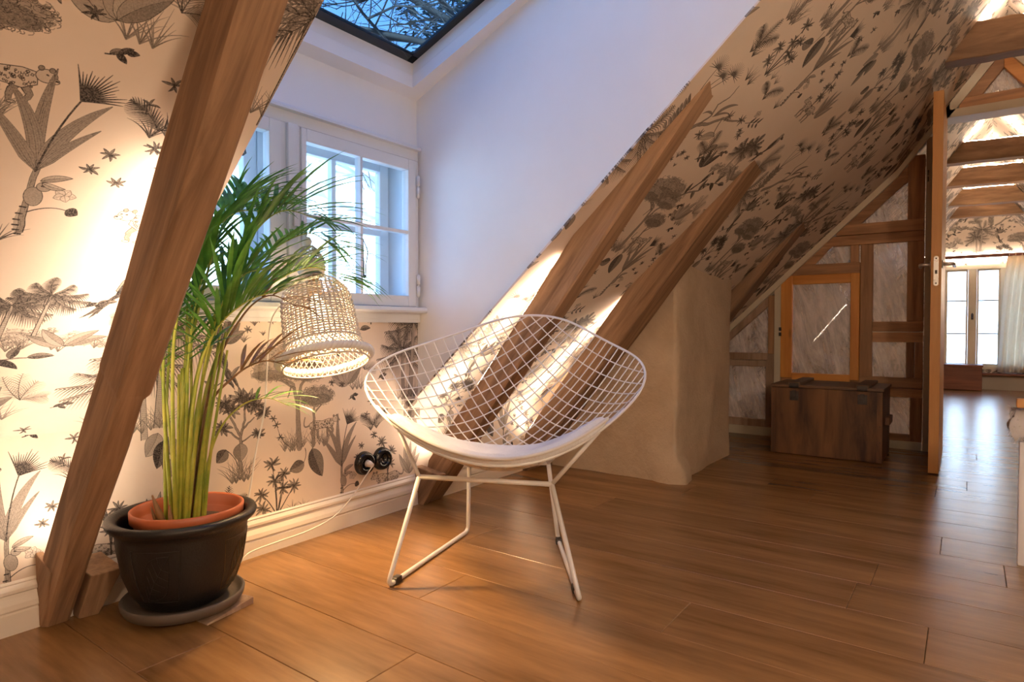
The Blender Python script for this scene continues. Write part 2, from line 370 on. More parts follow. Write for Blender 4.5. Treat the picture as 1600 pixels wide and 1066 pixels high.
    for p, r in (((1.265, .295), .036), ((1.276, .236), .034), ((1.312, .255), .032), ((1.308, .205), .034), ((1.353, .205), .032), ((1.225, .198), .034), ((1.232, .147), .034)):
        stroke(bez(sb, ((sb[0] + p[0]) / 2 + .006, p[1] * .6 + sb[1] * .4), p, 8), .0048, .0022, .8); star(p, r, 10, rg.random())
    for p in ((1.344, .118), (1.391, .115), (1.30, .112)): blade_tuft(p, 8, .035, 1.0)
    # bird of paradise plant with a striped lemur-like stem climber
    B = (1.563, .235)
    limb([(1.57, .09), (1.566, .16), (1.563, .24)], .010, .009)
    long_leaf(B, (1.54, .33), (1.548, .44), .022); long_leaf(B, (1.55, .33), (1.496, .395), .024); long_leaf(B, (1.53, .29), (1.478, .352), .022)
    long_leaf(B, (1.575, .33), (1.637, .398), .027); long_leaf(B, (1.585, .29), (1.634, .345), .018)
    stroke(bez(B, (1.57, .33), (1.592, .395), 9), .004, .003, .85)
    for k in range(17):
        th = 1.9 - 1.75 * k / 16; l = .062 * (.8 + .3 * rg.random()); stroke(bez((1.592, .395), (1.592 + math.cos(th) * l * .6, .397 + math.sin(th) * l * .6), (1.592 + math.cos(th) * l, .395 + math.sin(th) * l), 5), .0052, .001, .85)
    blob((1.572, .178), .014, .022, .2, .5); blob((1.583, .203), .011, .0105, 0, .45); stroke([(1.58, .204), (1.582, .204)], .004, .004, .95); stroke([(1.588, .205), (1.59, .205)], .004, .004, .95)
    tail = bez((1.565, .16), (1.553, .11), (1.568, .085), 12); stroke(tail, .008, .006, .35)
    for i in range(1, 12, 2): stroke([tail[i] - (.004, 0), tail[i] + (.004, 0)], .004, .004, .9)
    stroke(bez((1.57, .14), (1.60, .165), (1.63, .155), 8), .0026, .0016, .8); leaf((1.628, .157), (1.648, .148), .022, 0, .8, 4)
    for k in range(5): th = k * 1.256; leaf((1.617, .19), (1.617 + math.cos(th) * .019, .19 + math.sin(th) * .015), .015, 0, .1, 2, .6)
    leaf((1.575, .215), (1.62, .232), .014, .1, .3, 6); leaf((1.578, .212), (1.615, .205), .012, -.2, .3, 5)
    # prowling cat with star plants
    cat((1.80, .145), .135, -1)
    for p, r in (((1.726, .334), .022), ((1.769, .298), .032), ((1.82, .256), .032), ((1.808, .205), .034), ((1.776, .245), .026)):
        stroke(bez((1.80, .13), (1.80, p[1] - .03), p, 7), .004, .002, .8); star(p, r, 10, rg.random())
    for th, l in ((1.2, .12), (1.5, .14), (1.8, .13), (2.15, .11), (.9, .1)): leaf((1.925, .14), (1.925 + math.cos(th) * l, .14 + math.sin(th) * l), .026, .08, .42, 9)
    # tall palms
    palm((1.886, .684), .135, 10, (1.892, .44), .017); palm((1.955, .79), .16, 10, (1.93, .47), .022)
    for x in (1.86, 1.885, 1.91, 1.935, 1.955): blade_tuft((x, .455 + .02 * rg.random()), 9, .075, .9, .7, .003)
    leaf((1.93, .455), (1.895, .39), .05, .1, .4, 10); leaf((1.945, .43), (1.925, .35), .045, .05, .62, 9); leaf((1.955, .44), (1.985, .375), .042, 0, .45, 9); leaf((1.95, .38), (1.965, .315), .03, 0, .6, 7)
    # banana bush
    for th, l in ((2.7, .09), (2.2, .1), (1.7, .09), (1.25, .11), (.8, .09)): leaf((1.60, .55), (1.60 + math.cos(th) * l, .55 + math.sin(th) * l), .04, .12, .4, 14)
    for x in (1.62, 1.64, 1.66): blade_tuft((x, .525), 8, .07, .8, .7, .003)
    for e in ((1.665, .70), (1.70, .67), (1.63, .69), (1.73, .61)): frond((1.68, .60), e, .1, .035, 12, .6, .2, .003)
    star((1.714, .471), .02, 6); star((1.69, .42), .016, 5)
    # starry-leaved small tree
    limb([(1.149, .29), (1.147, .36), (1.151, .41), (1.13, .45), (1.10, .51)], .013, .005); limb([(1.151, .41), (1.165, .46), (1.17, .52)], .009, .004); limb([(1.155, .43), (1.2, .465)], .006, .003); limb([(1.145, .40), (1.11, .43), (1.085, .44)], .005, .003); limb([(1.155, .39), (1.2, .41)], .004, .002)
    for p, r in (((1.096, .52), .04), ((1.15, .535), .045), ((1.182, .525), .045), ((1.234, .48), .035), ((1.206, .505), .04), ((1.12, .50), .035), ((1.089, .442), .034), ((1.214, .41), .026)): star(p, r, 11, rg.random(), .85, .3)
    leaf((1.147, .385), (1.15, .325), .05, .05, .5, 10); leaf((1.10, .372), (1.068, .335), .042, .1, .65, 9); stroke(bez((1.10, .37), (1.13, .35), (1.147, .30), 8), .003, .002, .8)
    for k in range(5): blade_tuft((1.12 + .014 * k, .255 + .01 * rg.random()), 9, .085, .8, .75, .0034)
    for p, l in (((1.166, .72), .035), ((1.236, .742), .02), ((1.205, .775), .03), ((1.14, .79), .03)): blade_tuft(p, 8, l, 1.0, .75, .0045)
    bird((1.09, .66), .11, -1)
    stroke(bez((1.05, .565), (1.09, .6), (1.14, .61), 8), .004, .002, .8)
    for p, q in (((1.07, .58), (1.03, .60)), ((1.1, .6), (1.13, .575)), ((1.12, .607), (1.15, .64))): leaf(p, q, .012, .1, .6, 4)
    # gnarled branch, ferns, flower (upper band of the repeat)
    br = [(1.06, .83), (1.12, .865), (1.16, .905), (1.215, .925), (1.27, .965), (1.33, .975), (1.40, 1.0)]
    limb(br, .020, .005); limb([(1.16, .905), (1.19, .95), (1.17, .99), (1.20, 1.03), (1.195, 1.075)], .008, .003); limb([(1.27, .965), (1.29, .92), (1.32, .90)], .005, .002)
    long_leaf((1.205, .955), (1.22, 1.01), (1.29, 1.03), .016); long_leaf((1.20, .95), (1.24, .985), (1.28, .99), .009); long_leaf((1.19, .955), (1.15, .965), (1.13, .94), .008)
    leaf((1.315, .90), (1.235, .862), .034, -.2, .3, 9); leaf((1.40, .88), (1.35, .853), .028, 0, .35, 8)
    for p in ((1.30, .985), (1.40, 1.0), (1.22, .88), (1.13, .83), (1.47, .955)): star(p, .03, 8, rg.random(), .75)
    for k in range(5): th = k * 1.256 + .3; leaf((1.47, 1.05), (1.47 + math.cos(th) * .02, 1.05 + math.sin(th) * .017), .016, 0, .12, 3, .7)
    stroke(bez((1.44, 1.0), (1.47, 1.01), (1.53, 1.04), 10), .003, .0015, .8)
    for f in (.3, .55, .8): x = 1.44 + .1 * f; leaf((x, 1.0 + .03 * f), (x + .012, 1.03 + .03 * f), .01, 0, .7, 3); leaf((x, 1.0 + .03 * f), (x + .02, .985 + .03 * f), .009, 0, .7, 3)
    # hazy hill with woods
    for k in range(34): x = 1.51 + .32 * rg.random(); crown((x, .805 + .05 * rg.random() * (1 - abs(x - 1.67) * 4)), .012 + .012 * rg.random(), .01 + .008 * rg.random(), 16, .16, .005)
    for k in range(12): blade_tuft((1.50 + .34 * rg.random(), .775 + .03 * rg.random()), 7, .05, .7, .75, .0028)
    palm((1.60, .93), .075, 9, (1.595, .82), .009); palm((1.66, .965), .065, 9, (1.655, .82), .008)
    for th in (2.6, 2.2, .5, .9): leaf((1.72, .80), (1.72 + math.cos(th) * .09, .80 + math.sin(th) * .07), .026, .1, .5, 8)
    bird((1.79, 1.0), .12, 1)
    frond((1.86, .90), (1.97, .98), .2, .05, 18, .8, .25); frond((1.86, .90), (1.90, 1.03), .1, .05, 18, .75, .2); frond((1.86, .90), (1.79, .90), -.2, .035, 14, .7, .25); frond((1.86, .9), (1.95, .90), .15, .04, 14, .75, .3)
    for x in (1.84, 1.86, 1.88, 1.9): blade_tuft((x, .87), 9, .06, .9, .75, .003)
    # fan palm at the seam
    limb([(1.01, .82), (1.015, .90), (1.02, .95)], .026, .014)
    for k in range(14): leaf((1.01 + rg.normal(0, .008), .83 + .008 * k), (1.01 + (-1) ** k * .035, .85 + .009 * k), .014, .1, .5, 4)
    for c in ((1.0, 1.07), (1.06, 1.06), (1.11, 1.085)):
        stroke(bez((1.02, .95), ((1.02 + c[0]) / 2 - .01, 1.02), c, 8), .004, .0025, .8)
        for k in range(17): th = -.3 + 3.7 * k / 16; stroke([c, (c[0] + math.cos(th) * .05, c[1] + math.sin(th) * .045)], .004, .0008, .75)
    for x, y, l in ((1.72, .93, .05), (1.50, .60, .035), (1.54, .72, .045), (1.33, .80, .04), (1.60, .49, .03), (1.45, .86, .045), (1.75, .56, .03)):
        e = (x + l, y + l * .5); stroke(bez((x, y), (x + l * .6, y + l * .1), e, 7), .0026, .0013, .85)
        for f, g in ((.2, .7), (.5, -.7), (.6, .8), (.95, .2)): leaf((x + l * f, y + l * f * .4), (x + l * f + .018, y + l * f * .4 + .018 * g), .010, .1, .7, 4)
    # fillers: ferns, sprays, undergrowth
    for p, e, b, l in (((1.36, .83), (1.47, .90), .2, .04), ((1.36, .83), (1.33, .93), -.1, .04), ((1.36, .83), (1.27, .86), -.2, .03), ((1.40, .07), (1.49, .12), .2, .03), ((1.40, .07), (1.33, .10), -.2, .025),
                       ((1.72, .37), (1.80, .43), .2, .035), ((1.72, .37), (1.66, .42), -.2, .03), ((1.10, .14), (1.17, .21), .2, .035), ((1.10, .14), (1.04, .20), -.2, .035), ((1.10, .14), (1.11, .25), .05, .03)): frond(p, e, b, l, 14, .9, .25, .0042)
    for x, y in ((1.34, .815), (1.38, .81), (1.41, .055), (1.71, .355), (1.74, .36), (1.09, .125), (1.12, .12), (1.02, .79), (1.05, .785), (1.54, .06), (1.20, .06), (1.235, .055)): blade_tuft((x, y), 9, .055, 1., .85, .0036)
    for th, l in ((2.5, .09), (2.0, .11), (1.5, .12), (1.0, .1), (.6, .09)): leaf((1.11, .715), (1.11 + math.cos(th) * l * .8, .715 + math.sin(th) * l * .8), .03, .1, .6, 9)
    for th, l in ((2.7, .07), (2.1, .09), (1.6, .08), (1.0, .09)): leaf((1.43, .79), (1.43 + math.cos(th) * l, .79 + math.sin(th) * l), .026, .1, .65, 8)
    limb([(1.44, .64), (1.50, .68), (1.56, .70), (1.60, .75), (1.66, .76)], .009, .003)
    for p, q in (((1.48, .665), (1.47, .72)), ((1.52, .69), (1.56, .655)), ((1.56, .70), (1.55, .76)), ((1.60, .75), (1.65, .72)), ((1.63, .757), (1.64, .80)), ((1.66, .76), (1.71, .765))): leaf(p, q, .02, .15, .7, 6)
    bird((1.525, .755), .085, 1)
    for x, y in ((1.22, .80), (1.27, .79), (1.18, .76), (1.45, .97), (1.57, .55), (1.52, .56), (1.66, .30), (1.64, .26), (1.69, .24)): star((x, y), .017, 7, rg.random(), .9, .25)
    # engraved grain
    ns = rg.random((N // 3, N // 3)).astype(np.float32).repeat(3, 0).repeat(3, 1)
    if ns.shape[0] < N: ns = np.pad(ns, ((0, N - ns.shape[0]), (0, N - ns.shape[1])), mode='wrap')
    A = np.clip(A * 1.22, 0, 1) * (.84 + .2 * ns[:N, :N])
    return np.clip(A, 0, 1)
# wallpaper material from the ink tile
_A = draw_wallpaper()
img = bpy.data.images.new('wallpaper_ink', WP_N, WP_N, alpha=False, float_buffer=False); img.colorspace_settings.name = 'Non-Color'
_px = np.ones((WP_N, WP_N, 4), np.float32); _px[..., :3] = _A[..., None]; img.pixels.foreach_set(_px.ravel()); img.update(); img.pack()
def wallpaper():
    m, nt, bs = new_mat('wallpaper'); L = nt.links
    uv = nt.nodes.new('ShaderNodeUVMap'); uv.uv_map = 'UVMap'
    ti = nt.nodes.new('ShaderNodeTexImage'); ti.image = img; ti.extension = 'REPEAT'; L.new(uv.outputs[0], ti.inputs[0])
    co = coords(nt, rand=False); n = noise(nt, 2.2, 6, .6); L.new(co, n.inputs['Vector'])
    r = ramp(nt, (.69, .585, .485), (.76, .655, .56), .35, .65); L.new(n.outputs[0], r.inputs[0])
    mx = nt.nodes.new('ShaderNodeMixRGB'); L.new(ti.outputs[0], mx.inputs[0]); L.new(r.outputs[0], mx.inputs[1]); mx.inputs[2].default_value = (.020, .016, .016, 1)
    L.new(mx.outputs[0], bs.inputs['Base Color']); bs.inputs['Roughness'].default_value = .75; bs.inputs['Specular IOR Level'].default_value = .25
    n2 = noise(nt, 9., 4); L.new(co, n2.inputs['Vector']); bump(nt, n2.outputs[0], bs, .12, .01); return m
M_wp = wallpaper()
M_white = paint('white_paint', (.78, .77, .75), .45)
M_wall = paint('white_wall_paint', (.80, .80, .80), .7, .02, .08, 25)
M_cream = paint('cream_paint', (.70, .62, .48), .5)
M_jamb = paint('grey_cream_paint', (.50, .42, .32), .55)
M_base = paint('baseboard_paint', (.80, .74, .66), .35)
M_sash = paint('window_paint', (.70, .72, .73), .4)
M_raf = wood('old_rafter_wood', (.150, .085, .047), (.380, .235, .138), 'Z', .75, (math.radians(-38), 0, 0), 34, 1., .12)
M_collar = wood('collar_wood', (.14, .072, .034), (.34, .20, .105), 'Y', .7, (0, 0, 0), 26, .5, .15)
M_oldw = wood('old_partition_wood', (.24, .115, .052), (.60, .335, .170), 'Z', .6, (0, 0, 0), 26, .5, .22)
M_oldh = wood('old_partition_rail_wood', (.24, .115, .052), (.60, .335, .170), 'Y', .6, (0, 0, 0), 26, .5, .22)
M_palew = wood('pale_worn_wood', (.30, .19, .125), (.52, .37, .27), 'Z', .7, (0, 0, 0), 26, .5, .15)
M_pine = wood('orange_pine', (.58, .22, .04), (.80, .37, .085), 'Z', .45, (0, 0, 0), 20, .2, .08)
M_pineh = wood('orange_pine_rail', (.58, .22, .04), (.80, .37, .085), 'Y', .45, (0, 0, 0), 20, .2, .08)
M_door = wood('door_edge_pine', (.58, .27, .08), (.72, .38, .14), 'Z', .5, (0, 0, 0), 16, .15, .02)
M_chest = wood('dark_chest_wood', (.040, .017, .009), (.22, .10, .038), 'Z', .55, (0, 0, 0), 14, .4, .15, 6.)
M_chestl = wood('chest_lid_wood', (.06, .030, .017), (.18, .10, .055), 'Y', .55, (0, 0, 0), 14, .4, .15, 8.)
M_box = wood('red_brown_box_wood', (.12, .035, .018), (.22, .075, .04), 'Y', .5)
M_iron = metal('dark_iron', (.10, .09, .085), .55)
M_steel = metal('brushed_steel', (.75, .72, .68), .3)
M_black = paint('black_gloss', (.012, .012, .013), .12, 0, 0)
M_led = emis('led_strip_glow', LED_COLOR, LED_STRENGTH)
M_led3 = emis('far_collar_led_glow', LED_COLOR, COLLAR_LED * .9)
M_led2 = emis('collar_led_glow', LED_COLOR, COLLAR_LED)
M_pane = glass('window_glass', (.93, .97, 1.0), .05)
M_sky_glass = glass('skylight_glass', (.43, .54, .60), .07)
M_old_glass = glass('old_dusty_glass', (.88, .87, .88), .16, .02, .74, (.86, .80, .77))
M_frit = paint('black_glass_border', (.010, .014, .018), .1, 0, 0)
def floor_mat(name, seams=False):
    m, nt, bs = new_mat(name); L = nt.links; co = coords(nt, (1, 1 / 9., 1), src='Object')
    n1 = noise(nt, 9., 6, .55, .12); n2 = noise(nt, 55., 4, .55, .05); L.new(co, n1.inputs['Vector']); L.new(co, n2.inputs['Vector'])
    mx = nt.nodes.new('ShaderNodeMath'); mx.operation = 'MULTIPLY_ADD'; mx.inputs[1].default_value = .3; L.new(n2.outputs[0], mx.inputs[0])
    m3 = nt.nodes.new('ShaderNodeMath'); m3.operation = 'MULTIPLY'; m3.inputs[1].default_value = .7; L.new(n1.outputs[0], m3.inputs[0]); L.new(m3.outputs[0], mx.inputs[2])
    r = ramp(nt, (.140, .068, .022), (.370, .200, .078), .30, .72); L.new(mx.outputs[0], r.inputs[0])
    e = r.color_ramp.elements.new(.50); e.color = (.258, .134, .050, 1)
    last = r.outputs[0]
    if seams:
        t = nt.nodes.new('ShaderNodeNewGeometry'); s = nt.nodes.new('ShaderNodeSeparateXYZ'); L.new(t.outputs['Position'], s.inputs[0])
        a = nt.nodes.new('ShaderNodeMath'); a.operation = 'PINGPONG'; a.inputs[1].default_value = .10725
        b = nt.nodes.new('ShaderNodeMath'); b.operation = 'SUBTRACT'; b.inputs[1].default_value = .846; L.new(s.outputs['X'], b.inputs[0]); L.new(b.outputs[0], a.inputs[0])
        rr = ramp(nt, (.3, .3, .3), (1, 1, 1), .012, .03); L.new(a.outputs[0], rr.inputs[0])
        mm = nt.nodes.new('ShaderNodeMixRGB'); mm.blend_type = 'MULTIPLY'; mm.inputs[0].default_value = 1; L.new(last, mm.inputs[1]); L.new(rr.outputs[0], mm.inputs[2]); last = mm.outputs[0]
    else:
        oi = nt.nodes.new('ShaderNodeObjectInfo'); mr = nt.nodes.new('ShaderNodeMapRange'); mr.inputs['To Min'].default_value = .88; mr.inputs['To Max'].default_value = 1.12; L.new(oi.outputs['Random'], mr.inputs[0])
        hv = nt.nodes.new('ShaderNodeHueSaturation'); L.new(mr.outputs[0], hv.inputs['Value']); L.new(last, hv.inputs['Color']); last = hv.outputs[0]
    L.new(last, bs.inputs['Base Color'])
    bs.inputs['Roughness'].default_value = .27; return m
M_floor = floor_mat('oak_laminate'); M_floor2 = floor_mat('oak_laminate_far', True)
def plaster_mat():
    m, nt, bs = new_mat('lime_plaster'); co = coords(nt, rand=False); n = noise(nt, 4., 8, .62, .4); n2 = noise(nt, 45., 6, .65); nt.links.new(co, n.inputs['Vector']); nt.links.new(co, n2.inputs['Vector'])
    r = ramp(nt, (.50, .375, .255), (.66, .53, .39), .3, .7); nt.links.new(n.outputs[0], r.inputs[0]); nt.links.new(r.outputs[0], bs.inputs['Base Color'])
    ad = nt.nodes.new('ShaderNodeMath'); ad.operation = 'MULTIPLY_ADD'; ad.inputs[1].default_value = .35; nt.links.new(n2.outputs[0], ad.inputs[0]); nt.links.new(n.outputs[0], ad.inputs[2])
    bs.inputs['Roughness'].default_value = .92; bump(nt, ad.outputs[0], bs, .9, .02); return m
M_plaster = plaster_mat()

# ------------------------------------------------------------------ structure
XB, XP, XF = -2.6, 4.65, 9.70        # back wall, partition, far end wall
YW, YR, XD0, XD1 = 1.94, -0.155, 0.73, 1.915
def ab(X): X = min(X, 5.0); return 2.165 - .0226 * (X - 2), .9 + .0166 * (X - 2)
def low(X, Y): a, b = ab(X); return a - b * Y
def up(Y): return 2.254 - 1.35 * Y
def kinkY(X): a, b = ab(X); return (2.254 - a) / (1.35 - b)
def ceil_z(X, Y): return low(X, Y) if Y > kinkY(X) else up(Y)
def ceiling_strip(mb, Xs, side=1, y_top=YR):
    # rows: knee crease, four along the lower slope, kink, ridge; uv = (x, distance up the wall)
    rows = [0, .25, .5, .75, 1, 1.5, 2]; vs = []; uv = []
    for X in Xs:
        yk = kinkY(X); zk = low(X, yk); zc = low(X, YW)
        for r in rows:
            if r <= 1: Y = YW + (yk - YW) * r; Z = low(X, Y); d = zc + math.hypot(YW - Y, Z - zc)
            else: Y = yk + (y_top - yk) * (r - 1); Z = up(Y); d = zc + math.hypot(YW - yk, zk - zc) + math.hypot(yk - Y, Z - zk)
            vs.append((X, Y if side > 0 else 2 * YR - Y, Z)); uv.append(((X + (.116 if X <= XD0 and side > 0 else .05) + (.4 if side < 0 else 0)) / WP_P, (d - .05) / WP_P))
    n = len(rows); fs = []
    for i in range(len(Xs) - 1):
        for j in range(n - 1):
            q = (i * n + j, (i + 1) * n + j, (i + 1) * n + j + 1, i * n + j + 1); fs.append(q if side < 0 else q[::-1])
    b = len(mb.v); mb.add(vs, fs, False); mb.uv = (mb.uv or []) + uv
ce = MB()
ceiling_strip(ce, [XB, -1.5, -.4, .3, XD0]); ceiling_strip(ce, [XD1, 2.4, 2.9, 3.4, 4.0, 4.65, 5.0, 6.5, 8.0, XF])
ceiling_strip(ce, [XB, -1, 1, 2, 3, 4, 4.65, 5.0, 7, XF], -1)
ceil = ce.build('ceiling', M_wp, kind='structure')
so = ceil.modifiers.new('thickness', 'SOLIDIFY'); so.thickness = .008; so.offset = 0; so.use_rim = True
# outward thickness for the slab: solidify about the inner surface
def wp_wall(name, quads, parent=None):
    mb = MB(); uv = []
    for q, u in quads: mb.add(q, [tuple(range(len(q)))]); uv += u
    mb.uv = uv; return mb.build(name, M_wp, parent, kind='structure')
def knee(x0, x1, z0, z1a, z1b, side=1):
    Y = YW if side > 0 else 2 * YR - YW
    return ([(x0, Y, z0), (x1, Y, z0), (x1, Y, z1b), (x0, Y, z1a)], [(x / WP_P, z / WP_P) for x, z in ((x0, z0), (x1, z0), (x1, z1b), (x0, z1a))])
qs = [knee(XB, XD0, 0, low(XB, YW), low(XD0, YW)), knee(XD0, XD1 + .065, 0, .79, .79)]
xs = [XD1 + .065, 2.9, 4.0, 5.0, XF]
for a, b in zip(xs, xs[1:]): qs.append(knee(a, b, 0, low(a, YW) + .02, low(b, YW) + .02))
wall_left = wp_wall('wall_left', qs); sol = wall_left.modifiers.new('thickness', 'SOLIDIFY'); sol.thickness = .006; sol.offset = 0
qs = [knee(a, b, 0, low(a, YW), low(b, YW), -1) for a, b in zip([XB, 1, 4, 5.0], [1, 4, 5.0, XF])]
wr = wp_wall('wall_right', qs); sol = wr.modifiers.new('thickness', 'SOLIDIFY'); sol.thickness = .006; sol.offset = 0
def gable(X):
    yl = 2 * YR - YW; yk = kinkY(X)
    return [(X, YW, 0), (X, YW, low(X, YW)), (X, yk, low(X, yk)), (X, YR, up(YR)), (X, 2 * YR - yk, low(X, yk)), (X, yl, low(X, YW)), (X, yl, 0)]
mb = MB(); mb.prism(gable(XB), (-.1, 0, 0)); mb.build('wall_back', M_wall, kind='structure')

# floor: slab plus planks laid along Y
PW = .2145
mb = MB(); mb.box(XB - .1, .2025, -2.4, 2.0, -.15, 0); mb.box(.2025, 5.137, -2.4, 2.0, -.15, -.0122); mb.box(5.137, XF + .1, -2.4, 2.0, -.15, 0)
floor = mb.build('floor', M_floor2, kind='structure')
joint = {0: 1.49, 1: 1.045, 2: .30, 3: 1.25, 4: .615, 5: 1.45, 9: .064, 14: -.01, 18: -.055}
pl_cache = {}
for k in range(-2, 21):
    x0 = .846 + PW * (k - 1) + .0006; x1 = x0 + PW - .0012
    j = joint.get(k, random.uniform(-.1, 1.28)); L = 1.38; cuts = [1.925]; y = j
    while y > 1.925 - .08: y -= L
    while y > -2.35: cuts.append(y); y -= L
    cuts.append(-2.35)
    for a, b in zip(cuts, cuts[1:]):
        key = round(a - b, 4)
        if key not in pl_cache:
            m_ = MB(); h = .012; w = (x1 - x0) / 2; l = (a - b) / 2 - .0005; c = .0012
            m_.add([(-w, -l, 0), (w, -l, 0), (w, l, 0), (-w, l, 0), (-w, -l, h - c), (w, -l, h - c), (w, l, h - c), (-w, l, h - c), (-w + c, -l + c, h), (w - c, -l + c, h), (w - c, l - c, h), (-w + c, l - c, h)],
                   [(0, 1, 5, 4), (1, 2, 6, 5), (2, 3, 7, 6), (3, 0, 4, 7), (4, 5, 9, 8), (5, 6, 10, 9), (6, 7, 11, 10), (7, 4, 8, 11), (8, 9, 10, 11)])
            me = bpy.data.meshes.new('plank'); me.from_pydata(m_.v, [], m_.f); me.materials.append(M_floor); pl_cache[key] = me
        o = bpy.data.objects.new('plank', pl_cache[key]); COL.objects.link(o); o.parent = floor
        o.location = Vector(((x0 + x1) / 2, (a + b) / 2, -.012)) - floor.location

# baseboard with a moulded profile
def baseboard(name, x0, x1):
    prof = [(0, 0), (-.020, 0), (-.020, .052), (-.017, .056), (-.022, .062), (-.020, .075), (-.013, .090), (-.011, .098), (-.016, .102), (-.016, .110), (-.012, .116), (-.008, .121), (-.010, .125), (-.004, .130), (0, .130)]
    mb = MB(); mb.prism([(x0, YW + y, z) for y, z in prof][::-1], (x1 - x0, 0, 0)); return mb.build(name, M_base, kind='structure')
bb = baseboard('baseboard_left', XB, XF)

# dormer: cheeks, head wall, sloping ceiling with the skylight opening
DS = .38
def dz(Y): return 1.745 + DS * (YW - Y)
mb = MB()
cx = lambda Y: 1.98 - .065 * min(1., (YW - Y) / 1.1)     # right cheek is slightly splayed
Ys = [YW, 1.7, 1.4, 1.1, .84, .5, .198, 0, YR]
for a, b in zip(Ys, Ys[1:]):
    za, zb = ceil_z(1.95, a) + .004, ceil_z(1.95, b) + .004; zc, zd = ceil_z(XD0, a) + .004, ceil_z(XD0, b) + .004
    mb.add([(cx(a), a, za), (cx(b), b, zb), (cx(b), b, dz(b)), (cx(a), a, dz(a))], [(0, 1, 2, 3)], False)
    mb.add([(cx(a) + .06, a, za), (cx(b) + .06, b, zb), (cx(b) + .06, b, dz(b)), (cx(a) + .06, a, dz(a))], [(3, 2, 1, 0)], False)
    mb.add([(XD0, a, zc), (XD0, b, zd), (XD0, b, dz(b)), (XD0, a, dz(a))], [(3, 2, 1, 0)], False)
    mb.add([(XD0 - .06, a, zc), (XD0 - .06, b, zd), (XD0 - .06, b, dz(b)), (XD0 - .06, a, dz(a))], [(0, 1, 2, 3)], False)
mb.build('wall_dormer_cheeks', M_wall, kind='structure')
mb = MB(); mb.box(XD0 - .06, 2.06, YW, YW + .16, 1.527, 1.80)                 # above the window
mb.box(XD0 - .06, XD0 + .03, YW, YW + .16, .79, 1.53); mb.box(1.965, 2.06, YW, YW + .16, .3, 1.53); mb.box(XD0 - .06, 2.0, YW + .02, YW + .16, .3, .80)
mb.build('wall_dormer_front', M_wall, kind='structure')
mb = MB(); mb.box(XD0 - .06, 2.06, YR - .05, YR, up(YR) - .02, dz(YR) + .03); mb.build('wall_dormer_head', M_wall, kind='structure')
SX0, SX1, SY0, SY1 = .82, 1.90, .30, 1.885
mb = MB()
def slab(x0, x1, y0, y1, t0=0., t1=.05): mb.hexa([(x0, y0, dz(y0) + t0), (x1, y0, dz(y0) + t0), (x1, y1, dz(y1) + t0), (x0, y1, dz(y1) + t0), (x0, y0, dz(y0) + t1), (x1, y0, dz(y0) + t1), (x1, y1, dz(y1) + t1), (x0, y1, dz(y1) + t1)])
slab(XD0 - .06, 2.05, SY1, YW + .14); slab(XD0 - .06, 2.05, YR - .05, SY0); slab(XD0 - .06, SX0, SY0, SY1); slab(SX1, 2.05, SY0, SY1)
mb.build('ceiling_dormer', M_wall, kind='structure')
# skylight (window_3): lining, black-bordered glass
mb = MB(); t = .10; e = .02
slab(SX0 - .03, SX1 + .03, SY1, SY1 + .03, .0505, t); slab(SX0 - .03, SX1 + .03, SY0 - .03, SY0, .0505, t); slab(SX0 - .03, SX0, SY0, SY1, .0505, t); slab(SX1, SX1 + .03, SY0, SY1, .0505, t)
w3 = mb.build('window_3', M_white, kind='structure')
mb = MB(); b_ = .035
slab(SX0 - .03, SX1 + .03, SY1 - b_, SY1 + .03, t, t + .012); slab(SX0 - .03, SX1 + .03, SY0 - .03, SY0 + b_, t, t + .012); slab(SX0 - .03, SX0 + b_, SY0, SY1, t, t + .012); slab(SX1 - b_, SX1 + .03, SY0, SY1, t, t + .012)
mb.build('glass_border', M_frit, w3)
mb = MB(); slab(SX0 + b_, SX1 - b_, SY0 + b_, SY1 - b_, t + .002, t + .008); mb.build('pane', M_sky_glass, w3)

# light portals in the openings (they only guide sampling of the sky)
def portal(loc, direc, sx, sy):
    d = bpy.data.lights.new('daylight_portal', 'AREA'); d.shape = 'RECTANGLE'; d.size = sx; d.size_y = sy; d.cycles.is_portal = True
    o = bpy.data.objects.new('daylight_portal', d); COL.objects.link(o); o.location = loc; o.rotation_euler = Vector(direc).to_track_quat('-Z', 'Y').to_euler()
portal(((SX0 + SX1) / 2, (SY0 + SY1) / 2, dz((SY0 + SY1) / 2) + .14), (0, -.355, -.935), 1.2, 1.8); portal((1.36, YW + .24, 1.17), (0, -1, 0), 1.3, .8); portal((XF + .08, -.18, .9), (-1, 0, 0), 1.0, 1.4)
# window_1: the dormer window, a double casement
w1 = MB(); F0, F1 = YW - .035, YW + .03
w1.box(XD0 + .03, 1.965, F0 + .012, F1, 1.477, 1.527); w1.box(XD0 + .03, 1.965, F0 + .012, F1, .80, .853); w1.box(1.945, 1.965, F0 + .012, F1, .853, 1.477); w1.box(XD0 + .03, XD0 + .05, F0 + .012, F1, .853, 1.477)
w1.box(1.295, 1.375, F0 + .012, F1, .853, 1.477)
win = w1.build('window_1', M_sash, kind='structure', bevel=.003)
mb = MB(); mb.prism([(XD0 + .03, F0 + .012, 1.518), (XD0 + .03, F0 - .012, 1.518), (XD0 + .03, F0 - .012, 1.527), (XD0 + .03, F0 - .004, 1.536), (XD0 + .03, F0 + .012, 1.54)], (1.93 - XD0, 0, 0)); mb.build('head_moulding', M_sash, win)
mb = MB(); mb.box(1.315, 1.355, F0 - .006, F0 + .0118, .856, 1.475); mb.build('meeting_bead', M_sash, win, .004)
